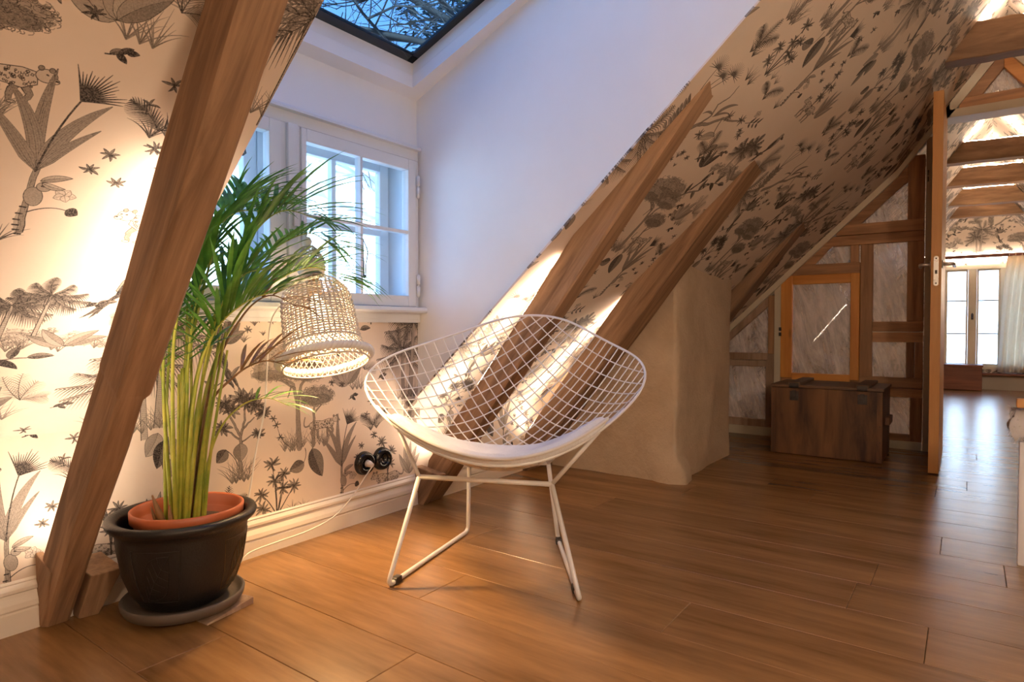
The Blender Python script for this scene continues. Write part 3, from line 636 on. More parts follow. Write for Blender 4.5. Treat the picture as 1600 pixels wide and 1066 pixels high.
def sash(x0, x1, z0, z1, y0, y1, parent, mull, hor, st=.045, mw=.011):
    m_ = MB(); m_.box(x0, x0 + st * .45, y0, y1, z0, z1); m_.box(x1 - st, x1, y0, y1, z0, z1); m_.box(x0 + st * .45, x1 - st, y0, y1, z1 - st, z1); m_.box(x0 + st * .45, x1 - st, y0, y1, z0, z0 + st)
    s = m_.build('sash', M_sash, parent, .003)
    ga, gb, gc, gd = x0 + st * .45, x1 - st, z0 + st, z1 - st
    m_ = MB(); m_.box(mull - mw / 2, mull + mw / 2, y0 + .004, y1 - .004, gc, gd); m_.build('vertical_glazing_bar', M_sash, s)
    m_ = MB(); m_.box(ga, mull - mw / 2, y0 + .005, y1 - .005, hor - mw * .6, hor + mw * .6); m_.box(mull + mw / 2, gb, y0 + .005, y1 - .005, hor - mw * .6, hor + mw * .6); m_.build('horizontal_glazing_bar', M_sash, s)
    for a, b in ((ga, mull - mw / 2), (mull + mw / 2, gb)):
        for c, d in ((gc, hor - mw * .6), (hor + mw * .6, gd)):
            m_ = MB(); ym = (y0 + y1) / 2; m_.box(a, b, ym - .0015, ym + .0015, c, d); m_.build('pane', M_pane, s)
    return s
s1 = sash(1.375, 1.943, .856, 1.474, YW - .032, YW + .008, win, 1.648, 1.168)
s2 = sash(XD0 + .052, 1.293, .856, 1.474, YW - .032, YW + .008, win, 1.02, 1.168)
# outer casements
Z0, Z1 = .84, 1.50
mb = MB(); mb.box(XD0, 1.975, YW + .03, YW + .20, Z1, Z1 + .04); mb.box(XD0, 1.975, YW + .03, YW + .22, Z0 - .04, Z0); mb.box(1.96, 1.99, YW + .03, YW + .20, Z0, Z1); mb.box(XD0 - .02, XD0 + .03, YW + .03, YW + .20, Z0, Z1)
mb.build('outer_lining', M_sash, win)
for x0, x1, mu in ((1.355, 1.955, 1.66), (XD0 + .03, 1.315, 1.02)):
    o_ = sash(x0, x1, Z0 + .003, Z1 - .003, YW + .15, YW + .185, win, mu, 1.18, .05, .02)
mb = MB(); mb.box(1.315, 1.355, YW + .145, YW + .19, Z0, Z1); mb.build('outer_post', M_sash, win)
# hinges, hooks, latch
for z in (1.385, 1.36): pass
for zc in (1.365, .945):
    m_ = MB()
    for a, b in ((.005, .045), (-.045, -.003)):
        m_.tube([(1.947, YW - .040, zc + a), (1.947, YW - .040, zc + b)], .0075, 12)
    m_.tube([(1.947, YW - .040, zc - .05), (1.947, YW - .040, zc + .05)], .003, 8); m_.build('hinge', M_sash, win)
m_ = MB(); m_.tube([(1.80, YW + .145, 1.145), (1.803, YW + .14, .98)], .004, 8); m_.tube(crom([(1.80, YW + .14, 1.14), (1.815, YW + .13, 1.09), (1.805, YW + .13, 1.03), (1.806, YW + .13, .98)], 5), .0025, 6); m_.tube([(1.795, YW + .14, .985), (1.81, YW + .14, .985)], .007, 8); m_.build('casement_stay', M_iron, win)
m_ = MB(); m_.box(1.235, 1.262, YW + .135, YW + .148, 1.41, 1.425); m_.tube([(1.258, YW + .14, 1.41), (1.262, YW + .135, 1.385), (1.25, YW + .135, 1.375)], .004, 8); m_.build('window_catch', M_iron, win)
m_ = MB(); m_.box(1.328, 1.344, YW - .052, YW - .041, 1.12, 1.24); m_.tube([(1.336, YW - .05, 1.18), (1.336, YW - .075, 1.18), (1.337, YW - .078, 1.21)], .006, 10); m_.build('latch_handle', M_steel, win)
# sill
mb = MB(); mb.prism([(XD0, YW + .02, .83), (XD0, YW - .062, .83), (XD0, YW - .066, .838), (XD0, YW - .062, .851), (XD0, YW - .05, .854), (XD0, YW + .02, .854)], (1.975 - XD0, 0, 0)); mb.build('window_sill', M_sash, win)
mb = MB(); mb.prism([(XD0, YW + .02, .788), (XD0, YW - .022, .788), (XD0, YW - .022, .822), (XD0, YW - .034, .83), (XD0, YW + .02, .83)], (1.975 - XD0, 0, 0)); mb.build('sill_apron', M_sash, win)
# ------------------------------------------------------------------ partition with its reused timber windows (x = 4.65)
pw = MB()
# boarding above and behind the trims, right of the doorway
pw.prism([(XP + .02, YW, 0), (XP + .02, YW, low(XP, YW)), (XP + .02, 1.56, low(XP, 1.56)), (XP + .02, 1.56, 0)], (.05, 0, 0))
pw.prism([(XP + .02, -.72, 0), (XP + .02, -.72, 2.0), (XP + .02, -2.2, .35), (XP + .02, -2.2, 0)][::-1], (.05, 0, 0))
part = pw.build('wall_partition', M_cream, kind='structure')
def tim(name, y0, y1, z0, z1, mat, x0=XP, x1=XP + .05, par=part):
    m_ = MB(); m_.box(x0, x1, y0, y1, z0, z1); return m_.build(name, mat, par, .004)
def timp(name, poly, mat, x0=XP, x1=XP + .05, par=part):
    m_ = MB(); m_.prism([(x0, y, z) for y, z in poly], (x1 - x0, 0, 0)); return m_.build(name, mat, par, .003)
def pane(poly, x=XP + .028, par=part, mat=None):
    m_ = MB(); m_.prism([(x, y, z) for y, z in poly], (.004, 0, 0)); return m_.build('pane', mat or M_old_glass, par)
def rect(y0, y1, z0, z1): return [(y0, z0), (y1, z0), (y1, z1), (y0, z1)]
# white trims
tr = MB(); kx = kinkY(XP); zt = .055
for a, b in ((1.90, kx), (kx, .10)):
    za, zb = ceil_z(XP, a) + .005, ceil_z(XP, b) + .005
    tr.prism([(XP - .03, a, za), (XP - .03, b, zb), (XP - .03, b, zb - zt * (1.05 if b > .2 else 1.15)), (XP - .03, a, za - zt * 1.05)], (.075, 0, 0))
tr.build('trim_1', M_cream, kind='structure')
m_ = MB(); m_.box(XP - .01, XP + .05, 1.05, 1.092, 0, 1.06); m_.build('trim_2', M_cream, kind='structure', bevel=.002)
m_ = MB(); m_.box(XP - .02, XP + .10, .122, .215, 0, 1.93); m_.build('trim_3', M_jamb, kind='structure', bevel=.003)
m_ = MB(); m_.box(XP - .03, XP + .13, -.62, .125, 2.024, 2.074); m_.build('trim_4', M_cream, kind='structure', bevel=.003)
m_ = MB(); m_.box(XP - .02, XP + .10, -.72, -.62, 0, 2.024); m_.build('trim_5', M_cream, kind='structure', bevel=.003)
m_ = MB()
for s_ in (1, -1):
    g = lambda y: YR + s_ * (y - YR)
    m_.prism([(XP - .03, g(.125), up(.125) + .004), (XP - .03, YR, up(YR) + .004), (XP - .03, YR, up(YR) - .09), (XP - .03, g(.125), up(.125) - .085)][::s_], (.075, 0, 0))
m_.build('trim_6', M_cream, kind='structure')
m_ = MB(); m_.box(XP - .012, XP, .22, 1.05, 0, .05); m_.build('trim_7', M_cream, kind='structure', bevel=.002)
m_ = MB(); m_.box(XP - .012, XP, 1.09, 1.56, 0, .06); m_.build('trim_8', M_cream, kind='structure', bevel=.002)
# gable above the doorway
tim('lintel_board', -.40, .055, 2.074, 2.14, M_oldh, XP - .005)
for s_ in (1, -1):
    g = lambda y: YR + s_ * (y - YR)
    timp('gable_board', [(g(.055), 2.14), (g(.045), 2.165), (YR, 2.375), (YR, 2.275), (g(-.055), 2.14)][::s_], M_oldh if s_ > 0 else M_pineh, XP - .003)
pane([(-.055, 2.14), (YR, 2.275), (2 * YR + .055, 2.14)][::-1])
# big orange casement
big = MB(); big.box(XP - .012, XP + .04, .975, 1.05, .42, 1.122); cas = big.build('casement', M_pine, part, .004)
for a in ((.568, .62, .42, 1.122),): tim('casement_stile', *a, M_pine, XP - .012, XP + .04)
tim('casement_rail', .62, .975, 1.06, 1.122, M_pineh, XP - .012, XP + .04); tim('casement_rail', .62, .975, .405, .454, M_pineh, XP - .012, XP + .04)
pane(rect(.62, .975, .454, 1.06), XP + .012)
for z in (.72, .755):
    m_ = MB(); m_.tube([(XP - .014, 1.052, z - .012), (XP - .014, 1.052, z + .012)], .009, 10); m_.build('hinge', M_iron, part)
tim('timber', .568, 1.048, .05, .42, M_oldh)
# rails and small pane above it
tim('timber', .568, 1.015, 1.122, 1.192, M_oldh, XP - .006); tim('timber', .575, .625, 1.192, 1.305, M_oldw)
pane([(.625, 1.192), (.84, 1.192), (.735, 1.302), (.625, 1.302)])
timp('timber', [(.84, 1.192), (1.01, 1.192), (.855, 1.345), (.70, 1.345), (.735, 1.303)], M_oldh)
tim('timber', .22, .845, 1.305, 1.368, M_oldh, XP - .004); tim('timber', .22, .71, 1.370, 1.440, M_oldh, XP - .010)
# right column
tim('timber', .494, .566, .33, 1.305, M_oldw); tim('timber', .22, .308, .804, 1.305, M_oldw); tim('timber', .22, .31, 1.44, 1.835, M_oldw)
pane(rect(.308, .494, .804, 1.305))
tim('timber', .22, .494, .742, .804, M_oldh, XP - .004); tim('timber', .22, .494, .673, .735, M_oldh, XP - .002)
m_ = MB(); m_.box(XP + .004, XP + .03, .22, .494, .735, .742); m_.build('putty_joint', M_cream, part)
pane(rect(.308, .494, .45, .673)); tim('timber', .22, .262, .45, .673, M_oldw); tim('timber', .265, .308, .45, .673, M_oldw)
tim('timber', .22, .568, .385, .45, M_oldh, XP - .004); tim('timber', .22, .568, .325, .382, M_oldh)
pane(rect(.284, .52, .092, .325)); tim('timber', .22, .284, .05, .325, M_oldw); tim('timber', .284, .568, .05, .092, M_oldh); tim('timber', .52, .568, .092, .325, M_oldw)
pane([(.31, 1.44), (.566, 1.44), (.31, 1.678)])
timp('timber', [(.566, 1.44), (.655, 1.44), (.31, 1.775), (.31, 1.678)], M_oldh); m_ = MB(); m_.tube([(XP - .012, .203, 1.66), (XP - .012, .203, 1.69)], .009, 10); m_.tube([(XP - .012, .203, 1.70), (XP - .012, .203, 1.73)], .009, 10); m_.build('hinge', M_iron, part)
# left of the white post
tim('timber', 1.092, 1.136, .58, .99, M_oldw); tim('timber', 1.092, 1.15, .06, .58, M_palew)
timp('timber', [(1.136, .99), (1.136, .915), (1.56, .53), (1.56, .60)][::-1], M_palew)
pane([(1.136, .585), (1.50, .585), (1.136, .915)]); tim('timber', 1.136, 1.56, .535, .585, M_palew, XP - .004); tim('timber', 1.136, 1.56, .488, .532, M_palew)
pane(rect(1.15, 1.50, .112, .488)); tim('timber', 1.15, 1.56, .06, .112, M_palew); tim('timber', 1.50, 1.56, .112, .488, M_palew)

# door_1: open door seen on its edge
m_ = MB(); m_.box(3.93, 4.615, .110, .156, .006, 1.985); d1 = m_.build('door_1', M_door, kind='structure', bevel=.002)
m_ = MB(); yc = .133
m_.prism([(3.929, yc + .011 * math.cos(t), (1.126 if k < 9 else .994) + .011 * math.sin(t)) for k, t in enumerate([math.pi * i / 8 for i in range(9)] + [math.pi + math.pi * i / 8 for i in range(9)])], (-.0025, 0, 0)); m_.build('lock_plate', M_steel, d1)
m_ = MB(); m_.box(3.9255, 3.9268, yc - .005, yc + .005, 1.045, 1.064); m_.build('latch_bolt', M_iron, d1)
for z in (1.124, .996):
    m_ = MB(); m_.tube([(3.9268, yc, z), (3.9245, yc, z)], .004, 10); m_.build('screw', M_iron, d1)
for s_, y in ((1, .156), (-1, .110)):
    m_ = MB(); X = 3.985; m_.tube(bend([(X, y, 1.098), (X, y + s_ * .05, 1.098), (X + .11, y + s_ * .052, 1.094)], .02), .0085, 12); m_.tube([(X, y, 1.098), (X, y + s_ * .006, 1.098)], .022, 18); m_.build('handle', M_steel, d1)

# ------------------------------------------------------------------ rafters with the led strips behind them
def rafter(label, x0, x1, xt0, xt1, dep, notch, y0=1.90, slope=1.262, ztop=1.76, bow=0.):
    n = Vector((0, slope, 1)).normalized()               # outward from the room
    zs = [0, .12, .3, .5, .615, .625, .8, 1.0, 1.25, 1.5, ztop]; mb = MB(); rng = random.Random(label); ring = []
    for z in zs:
        f = z / 1.3; xa, xb = x0 + (xt0 - x0) * f, x1 + (xt1 - x1) * f; y = y0 - z / slope
        if z < .62: xb -= notch
        w = lambda: rng.uniform(-.003, .003); b = bow * math.sin(math.pi * min(1, f)); c = .007
        sec = [(xa + c + w(), 0), (xb - c + w(), 0), (xb + w(), c), (xb + w() + b, dep), (xa + w() + b, dep), (xa + w(), c)]
        ring.append([(x, y + n.y * d + w(), max(0, z + (n.z * d if z > 0 else 0))) for x, d in sec])
        if z == 0: ring[-1] = [(x, min(YW, y + d / n.y), 0) for x, d in sec]
    vs = [p for r in ring for p in r]; m = 6; fs = [tuple(range(m))]
    for i in range(len(zs) - 1):
        for k in range(m): fs.append((i * m + k, i * m + (k + 1) % m, (i + 1) * m + (k + 1) % m, (i + 1) * m + k)[::-1])
    fs.append(tuple(len(vs) - m + k for k in range(m))[::-1]); mb.add(vs, fs)
    o = mb.build('rafter', M_raf); tag(o, label, 'beam', 'rafters along the eaves wall')
    return o, n
def strip(o, n, x, y0, slope, dep, z0, z1, w=.008):
    m_ = MB(); q = [Vector((x, y0 - z / slope, z)) + n * (dep + .004) for z in (z0, z1)]
    m_.hexa([q[0] + Vector((-w, 0, 0)), q[0] + Vector((w, 0, 0)), q[0] + Vector((w, 0, 0)) + n * .004, q[0] + Vector((-w, 0, 0)) + n * .004,
             q[1] + Vector((-w, 0, 0)), q[1] + Vector((w, 0, 0)), q[1] + Vector((w, 0, 0)) + n * .004, q[1] + Vector((-w, 0, 0)) + n * .004])
    m_.build('led_strip', M_led, o, label='warm white light strip')
r1, n_ = rafter('old rafter in front of the left wallpaper, beside the palm', .592, .658, .540, .612, .105, .011)
strip(r1, n_, .606, 1.90, 1.262, .105, .14, .98)
r2, n_ = rafter('old rafter beside the white dormer wall, behind the wire chair', 2.0, 2.10, 2.0, 2.10, .11, 0, 1.905)
strip(r2, n_, 2.025, 1.905, 1.262, .11, .14, .95)
r3, n_ = rafter('crooked old rafter just before the plastered pillar', 2.755, 2.895, 2.75, 2.92, .125, 0, 1.90, 1.262, 1.66, -.01)
strip(r3, n_, 2.78, 1.90, 1.262, .125, .14, .95)
r4, n_ = rafter('dark old rafter behind the plastered pillar, nearest the partition', 3.99, 4.15, 3.99, 4.15, .13, 0, 1.88)
# step and wedge blocks at the rafter feet
def block(par, p):
    m_ = MB(); m_.hexa(p); m_.build('foot_block', M_raf, par, .004)
block(r1, [(.66, 1.885, 0), (.705, 1.875, 0), (.705, 1.935, 0), (.66, 1.935, 0), (.66, 1.80, .135), (.735, 1.795, .135), (.735, 1.935, .15), (.66, 1.935, .15)])
block(r1, [(.585, 1.905, 0), (.60, 1.905, 0), (.60, 1.935, 0), (.585, 1.935, 0), (.582, 1.83, .16), (.60, 1.83, .16), (.60, 1.935, .19), (.582, 1.935, .19)])
block(r2, [(1.96, 1.89, 0), (2.0, 1.895, 0), (2.0, 1.935, 0), (1.96, 1.935, 0), (1.955, 1.79, .145), (2.0, 1.79, .145), (2.0, 1.935, .165), (1.955, 1.935, .165)])
block(r3, [(2.895, 1.85, 0), (2.94, 1.85, 0), (2.94, 1.93, 0), (2.895, 1.93, 0), (2.895, 1.85, .045), (2.94, 1.85, .045), (2.94, 1.93, .045), (2.895, 1.93, .045)])

# ------------------------------------------------------------------ collar beams across both rooms, light strips on top
def collar(X, z0, z1, label, tilt=0., skew=0., th=.11, led=True):
    mb = MB()
    yl0 = (2.254 - z0) / 1.35 + .01; yl1 = (2.254 - z1) / 1.35 + .01; yr0, yr1 = 2 * YR - yl0, 2 * YR - yl1
    P = lambda x, y, z: (x + skew * (y - YR), y, z - tilt * (y - YR))
    N = 7; vs = []
    rng = random.Random(label)
    for i in range(N):
        t = i / (N - 1); a = yl0 + (yr0 - yl0) * t; b = yl1 + (yr1 - yl1) * t; w = lambda: rng.uniform(-.004, .004)
        vs += [P(X - .5 * th, a, z0 + w()), P(X + .5 * th, a, z0 + w()), P(X + .5 * th, b, z1 + w()), P(X - .5 * th, b, z1 + w())]
    fs = [(0, 1, 2, 3), tuple(4 * (N - 1) + k for k in (3, 2, 1, 0))]
    for i in range(N - 1):
        for k in range(4): fs.append((4 * i + k, 4 * i + 4 + k, 4 * i + 4 + (k + 1) % 4, 4 * i + (k + 1) % 4))
    mb.add(vs, fs); o = mb.build('collar_beam', M_collar, bevel=.006); tag(o, label, 'beam', 'collar beams under the ridge')
    if led:
        m_ = MB(); m_.hexa([P(X - .012, yr1 + .02, z1 + .006), P(X + .012, yr1 + .02, z1 + .006), P(X + .012, yl1 - .02, z1 + .006), P(X - .012, yl1 - .02, z1 + .006), P(X - .012, yr1 + .02, z1 + .012), P(X + .012, yr1 + .02, z1 + .012), P(X + .012, yl1 - .02, z1 + .012), P(X - .012, yl1 - .02, z1 + .012)])
        m_.build('led_strip', M_led3 if X > 5 else M_led2, o, label='warm white light strip')
    return o
collar(3.95, 2.102, 2.275, 'collar beam on this side of the partition, above the open door', .0, -.10)
for X, z0, z1, nm, tl, sk in ((6.05, 2.035, 2.19, 'first collar beam beyond the partition, largest of the far row', .0, -.15), (6.96, 2.02, 2.18, 'second collar beam beyond the partition', -.02, -.1), (7.98, 2.008, 2.175, 'third collar beam beyond the partition', .0, -.1), (8.83, 2.005, 2.135, 'fourth collar beam beyond the partition, nearest the far window', .0, -.1)):
    collar(X, z0, z1, nm, tl, sk)
collar(2.95, 2.10, 2.27, 'second collar beam on this side, over the plastered pillar')  # out of view, put in with its strip as general fill light
collar(1.9, 2.10, 2.27, 'third collar beam on this side, over the wire chair', led=False)

# ------------------------------------------------------------------ plastered chimney pillar
def pillar():
    x0, x1, y0, y1 = 2.965, 3.855, 1.150, 1.935; mb = MB(); nz = 44; per = []
    def outline(n1=26, n2=30):
        pts = []
        for i in range(n1): pts.append((x0, y1 + (y0 - y1) * i / n1, 0))
        for i in range(n2): pts.append((x0 + (x1 - x0) * i / n2, y0, 1))
        for i in range(n1 + 1): pts.append((x1, y0 + (y1 - y0) * i / n1, 2))
        return pts
    ol = outline(); m = len(ol)
    from mathutils import noise as mn
    def fn(u, v):
        i = min(m - 1, int(round(u * (m - 1)))); x, y, k = ol[i]
        top = low(x, y) + .03; z = v * top; cxm, cym = (x0 + x1) / 2, (y0 + y1) / 2
        # rounded corners, bulging foot, lumpy plaster
        r = .03
        for qx in (x0, x1):
            dx, dy = x - qx, y - y0
            if abs(dx) < r and dy < r: 
                s_ = 1 if qx == x0 else -1; a, b = r - abs(dx), r - dy; d = math.hypot(a, b)
                if d > r: x = qx + s_ * (r - a * r / d); y = y0 + r - b * r / d
        lump = mn.noise(Vector((x * 3, y * 3, z * 3))) * .018 + mn.noise(Vector((x * 9, y * 9, z * 9))) * .008
        foot = max(0, 1 - z / .15); foot = foot * foot * (3 - 2 * foot)
        nx, ny = (-1, 0) if k == 0 else ((0, -1) if k == 1 else (1, 0))
        near = max(0, 1 - math.hypot(x - x0, y - y0) / .20)
        lump += .020 * foot * near + (.012 * near * math.sin(z * 11 + 1) if z > .12 else 0) * .5
        if k == 1 and x < x0 + .12: lump += .034 * min(1, max(0, (.115 - z) / .02))
        if k == 0 and y < y0 + .12: lump += .016 * min(1, max(0, (.115 - z) / .02))
        return (x + nx * lump - (.012 * near if k == 1 else 0), y + ny * lump - (.010 * near if k == 0 else 0), z)
    mb.grid(fn, m - 1, nz); return mb
pm = pillar(); pl = pm.build('chimney_pillar', M_plaster, kind='structure'); pl['label'] = 'rough plastered chimney pillar between the rafters'

# ------------------------------------------------------------------ far room: end wall, window, curtain
def wp_end():
    mb = MB(); uv = []
    def q(pts):
        mb.add([(XF, y, z) for y, z in pts], [tuple(range(len(pts)))]); uv.extend([(-y / .9 + .724, (z - 1.66) / .9 + .41) for y, z in pts])
    g = [(y, z) for _, y, z in gable(XF)]; zt = 1.53
    yo = lambda z: (g[1][0] + (g[2][0] - g[1][0]) * (z - g[1][1]) / (g[2][1] - g[1][1])) if z < g[2][1] else (g[2][0] + (g[3][0] - g[2][0]) * (z - g[2][1]) / (g[3][1] - g[2][1]))
    Lz, Rz = .26, -.62
    q([(Lz, 0), (YW, 0), g[1], (yo(zt), zt), (Lz, zt)]); q([(2 * YR - YW, 0), (Rz, 0), (Rz, zt), (2 * YR - yo(zt), zt), g[5]])
    q([(Rz, 0), (Lz, 0), (Lz, .28), (Rz, .28)]); q([(2 * YR - yo(zt), zt), (yo(zt), zt), g[2], g[3], g[4]])
    mb.uv = uv; return mb.build('wall_front', M_wp, kind='structure')
wf = wp_end(); so = wf.modifiers.new('thickness', 'SOLIDIFY'); so.thickness = .006; so.offset = 0
m_ = MB(); m_.box(XF - .012, XF, -1.6, .9, 0, .19); m_.build('baseboard_front', paint('grey_board_paint', (.42, .36, .30), .5), kind='structure')
m_ = MB(); m_.box(XF - .06, XF, -.95, .60, 1.618, 1.66); m_.build('trim_9', M_box, kind='structure', bevel=.003)
m_ = MB(); m_.box(XF - .05, XF - .03, -.90, .24, 1.605, 1.6175); m_.build('rail_led_strip', emis('far_led', LED_COLOR, 34.), kind='structure')  # LED strip under the rail, lengthened to light the curtain
m_ = MB(); m_.box(XF - .05, XF - .03, -.9, .5, 1.6605, 1.672); m_.build('rail_led_strip_up', emis('far_led_up', LED_COLOR, 14.), kind='structure')  # LED strip on top of the rail
m_ = MB(); X0, X1 = XF - .02, XF + .05
m_.box(X0, X1, -.64, .27, 1.485, 1.535); m_.box(X0, X1, -.64, .27, .25, .285); m_.box(X0, X1, .225, .27, .285, 1.485); m_.box(X0, X1, -.64, -.60, .285, 1.485)
w2 = m_.build('window_2', M_cream, kind='structure')
m_ = MB(); m_.box(XF - .09, XF, -.62, .28, .18, .205); m_.build('window_sill', M_box, w2, .003)
for y0, y1 in ((-.005, .224), (-.325, -.095), (-.598, -.36)):
    m_ = MB(); st = .02; m_.box(X0 + .01, X1 - .01, y0, y0 + st, .287, 1.483); m_.box(X0 + .01, X1 - .01, y1 - st, y1, .287, 1.483); m_.box(X0 + .01, X1 - .01, y0 + st, y1 - st, 1.463, 1.483); m_.box(X0 + .01, X1 - .01, y0 + st, y1 - st, .287, .315); s_ = m_.build('sash', M_cream, w2)
    for z in (1.095, .685):
        m_ = MB(); m_.box(X0 + .015, X1 - .015, y0 + st, y1 - st, z - .008, z + .008); m_.build('glazing_bar', paint('grey_bar', (.25, .28, .33), .5), s_)
    for a, b in ((.315, .677), (.693, 1.087), (1.103, 1.463)):
        m_ = MB(); m_.box(XF + .012, XF + .015, y0 + st, y1 - st, a, b); m_.build('pane', M_pane, s_)
for y0, y1 in ((-.094, -.006), (-.359, -.326)):
    m_ = MB(); m_.box(X0, X1, y0, y1, .286, 1.484); m_.build('post', M_cream, w2)
m_ = MB(); m_.box(X0 - .012, X0, -.065, -.04, .86, .93); m_.tube([(X0 - .012, -.052, .89), (X0 - .05, -.052, .89), (X0 - .055, -.052, .94)], .008, 8); m_.build('window_handle', M_iron, w2)
# ================================================================== furnishings
M_wire = paint('white_wire_coating', (.78, .77, .76), .3, .01, 0)
M_cush = None
def fabric(name, c, sc_=90., b=.6):
    m, nt, bs = new_mat(name); co = coords(nt, rand=False); n = noise(nt, sc_, 6, .7, .8); n2 = noise(nt, 9., 3); nt.links.new(co, n.inputs['Vector']); nt.links.new(co, n2.inputs['Vector'])
    r = ramp(nt, tuple(x * .88 for x in c), c, .35, .65); nt.links.new(n2.outputs[0], r.inputs[0]); nt.links.new(r.outputs[0], bs.inputs['Base Color']); bs.inputs['Roughness'].default_value = .9
    bs.inputs['Sheen Weight'].default_value = .3; bump(nt, n.outputs[0], bs, b, .006); return m
M_cush = fabric('white_fleece', (.80, .81, .84)); M_pipe = fabric('white_edging', (.74, .71, .66), 150, .2)

# ---- wire chair
CO = Vector((1.624, 1.230, 0)); CF = Vector((-.898, -.439, 0)).normalized(); CS = Vector((.439, -.898, 0)).normalized()
def cw(x, y, z): return CO + CS * x + CF * y + Vector((0, 0, z))
PEX = 4.5; cc_ = 2 ** (-1 / PEX)
samp = {(cc_, cc_): (.090, -.29, .812), (0, 1): (-.225, -.20, .735), (1, 0): (.335, -.20, .725), (-cc_, cc_): (-.462, -.03, .600), (cc_, -cc_): (.468, -.03, .606), (-1, 0): (-.225, .195, .432), (0, -1): (.285, .195, .438), (-cc_, -cc_): (.060, .315, .388), (0, 0): (.030, -.04, .405)}
mono = lambda u, v: [u ** i * v ** j for i in range(3) for j in range(3)]
coef = np.linalg.solve(np.array([mono(*k) for k in samp]), np.array(list(samp.values())))
def shell(u, v): x, y, z = np.array(mono(u, v)) @ coef; return cw(x, y, z)
chair = thing('wire_chair', 'white diamond shaped wire lounge chair with a pale seat pad on the wood floor', 'chair', tuple(CO))
mb = MB(); NW = 21
for i in range(1, NW):
    q = -1 + 2 * i / NW; lim = (1 - abs(q) ** PEX) ** (1 / PEX)
    for d in (0, 1):
        pts = [shell(*((q, t) if d == 0 else (t, q))) for t in np.linspace(-lim, lim, 30)]
        mb.tube(pts, .0022, 5, cap=False)
mb.build('wire_mesh', M_wire, chair, kind='stuff')
def sup(t): c, s = math.cos(t), math.sin(t); k = (abs(c) ** PEX + abs(s) ** PEX) ** (-1 / PEX); return (c * k, s * k)
mb = MB(); mb.tube([shell(*sup(2 * math.pi * k / 96)) for k in range(96)], .0042, 8, closed=True); mb.build('rim_wire', M_wire, chair)
# seat pad over the front of the shell
def a_front(b):
    lo, hi = -1.05, .3
    for _ in range(40):
        m_ = (lo + hi) / 2; u, v = m_ + b, m_ - b
        if abs(u) ** PEX + abs(v) ** PEX > 1.0: lo = m_
        else: hi = m_
    return hi
def pad_pt(s, t, off):
    b = (s * 2 - 1) * .665; af = a_front(b) - .05; ab_ = -.17 - .16 * (b / .665) ** 2 + .03 * math.cos(b * 5)
    a = ab_ + (af - ab_) * t; p = shell(a + b, a - b); e = .01
    n = (shell(a + b + e, a - b) - p).cross(shell(a + b, a - b + e) - p)
    n = n.normalized() if n.length else Vector((0, 0, 1)); n = n if n.z > 0 else -n
    ed = min(1, min(t, 1 - t) / .14, min(s, 1 - s) / .07); return p + n * (.016 + off * math.sqrt(max(0, 1 - (1 - ed) ** 2)))
from mathutils import noise as mnoise
mb = MB(); NS, NT = 64, 30
mb.grid(lambda s, t: pad_pt(s, t, .022 + .004 * mnoise.noise(Vector((s * 14, t * 9, 0))) + .002 * mnoise.noise(Vector((s * 50, t * 30, 3)))), NS, NT)
mb.grid(lambda s, t: pad_pt(1 - s, t, -.015), NS, NT)
pad = mb.build('seat_pad', M_cush, chair)
edge = [pad_pt(i / 60, 1, 0) for i in range(61)] + [pad_pt(1, 1 - i / 12, 0) for i in range(1, 12)] + [pad_pt(1 - i / 60, 0, 0) for i in range(61)] + [pad_pt(0, i / 12, 0) for i in range(1, 12)]
mb = MB(); mb.tube(edge, .006, 6, closed=True); mb.build('edge_piping', M_pipe, pad)
# sled base
RT = .0075; FL, FR, RL, RR = (-.281, .256), (.283, .262), (-.168, -.275), (.172, -.243)
jFL, jFR, jRL, jRR = (-.218, .15, .309), (.192, .15, .303), (-.138, -.17, .277), (.146, -.16, .299)
for nm, f_, r_, jf, jr in (('sled_leg', FL, RL, jFL, jRL), ('sled_leg', FR, RR, jFR, jRR)):
    mb = MB(); mb.tube(bend([cw(*jf), cw(f_[0], f_[1], RT), cw(r_[0], r_[1], RT), cw(*jr)], .03), RT, 10); leg = mb.build(nm, M_wire, chair)
    for t in (.09, .88) if f_ is FL else (.16, .95):
        x, y = f_[0] + (r_[0] - f_[0]) * t, f_[1] + (r_[1] - f_[1]) * t; d = Vector((r_[0] - f_[0], r_[1] - f_[1], 0)).normalized()
        if f_ is FL and t > .5: continue
        m2 = MB(); q = lambda s, h, k: cw(x + d.x * s - d.y * h, y + d.y * s + d.x * h, k)
        m2.hexa([q(-.016, -.011, 0), q(.016, -.011, 0), q(.016, .011, 0), q(-.016, .011, 0), q(-.016, -.010, .0195), q(.016, -.010, .0195), q(.016, .010, .0195), q(-.016, .010, .0195)]); m2.build('glide', M_iron, leg, .002)
for a, b in ((jFL, jFR), (jRL, jRR)):
    mb = MB(); mb.tube([cw(*a), cw(*b)], RT, 10); mb.build('crossbar', M_wire, chair)
for a, (u, v), k in ((jFL, (-.97, .22), -1), (jFR, (.22, -.97), 1), (jRL, (-.58, .22), -1), (jRR, (.22, -.58), 1)):
    mb = MB(); e = shell(u, v); mb.tube([cw(*a), e], RT * .9, 10); mb.build('strut', M_wire, chair)
    # the strut carries a short rail under the shell edge
mb = MB(); mb.tube([shell(-.97, .22 + .05 * k) for k in range(-6, 7)], .005, 6); mb.build('edge_rail', M_wire, chair)
mb = MB(); mb.tube([shell(.22 + .05 * k, -.97) for k in range(-6, 7)], .005, 6); mb.build('edge_rail', M_wire, chair)

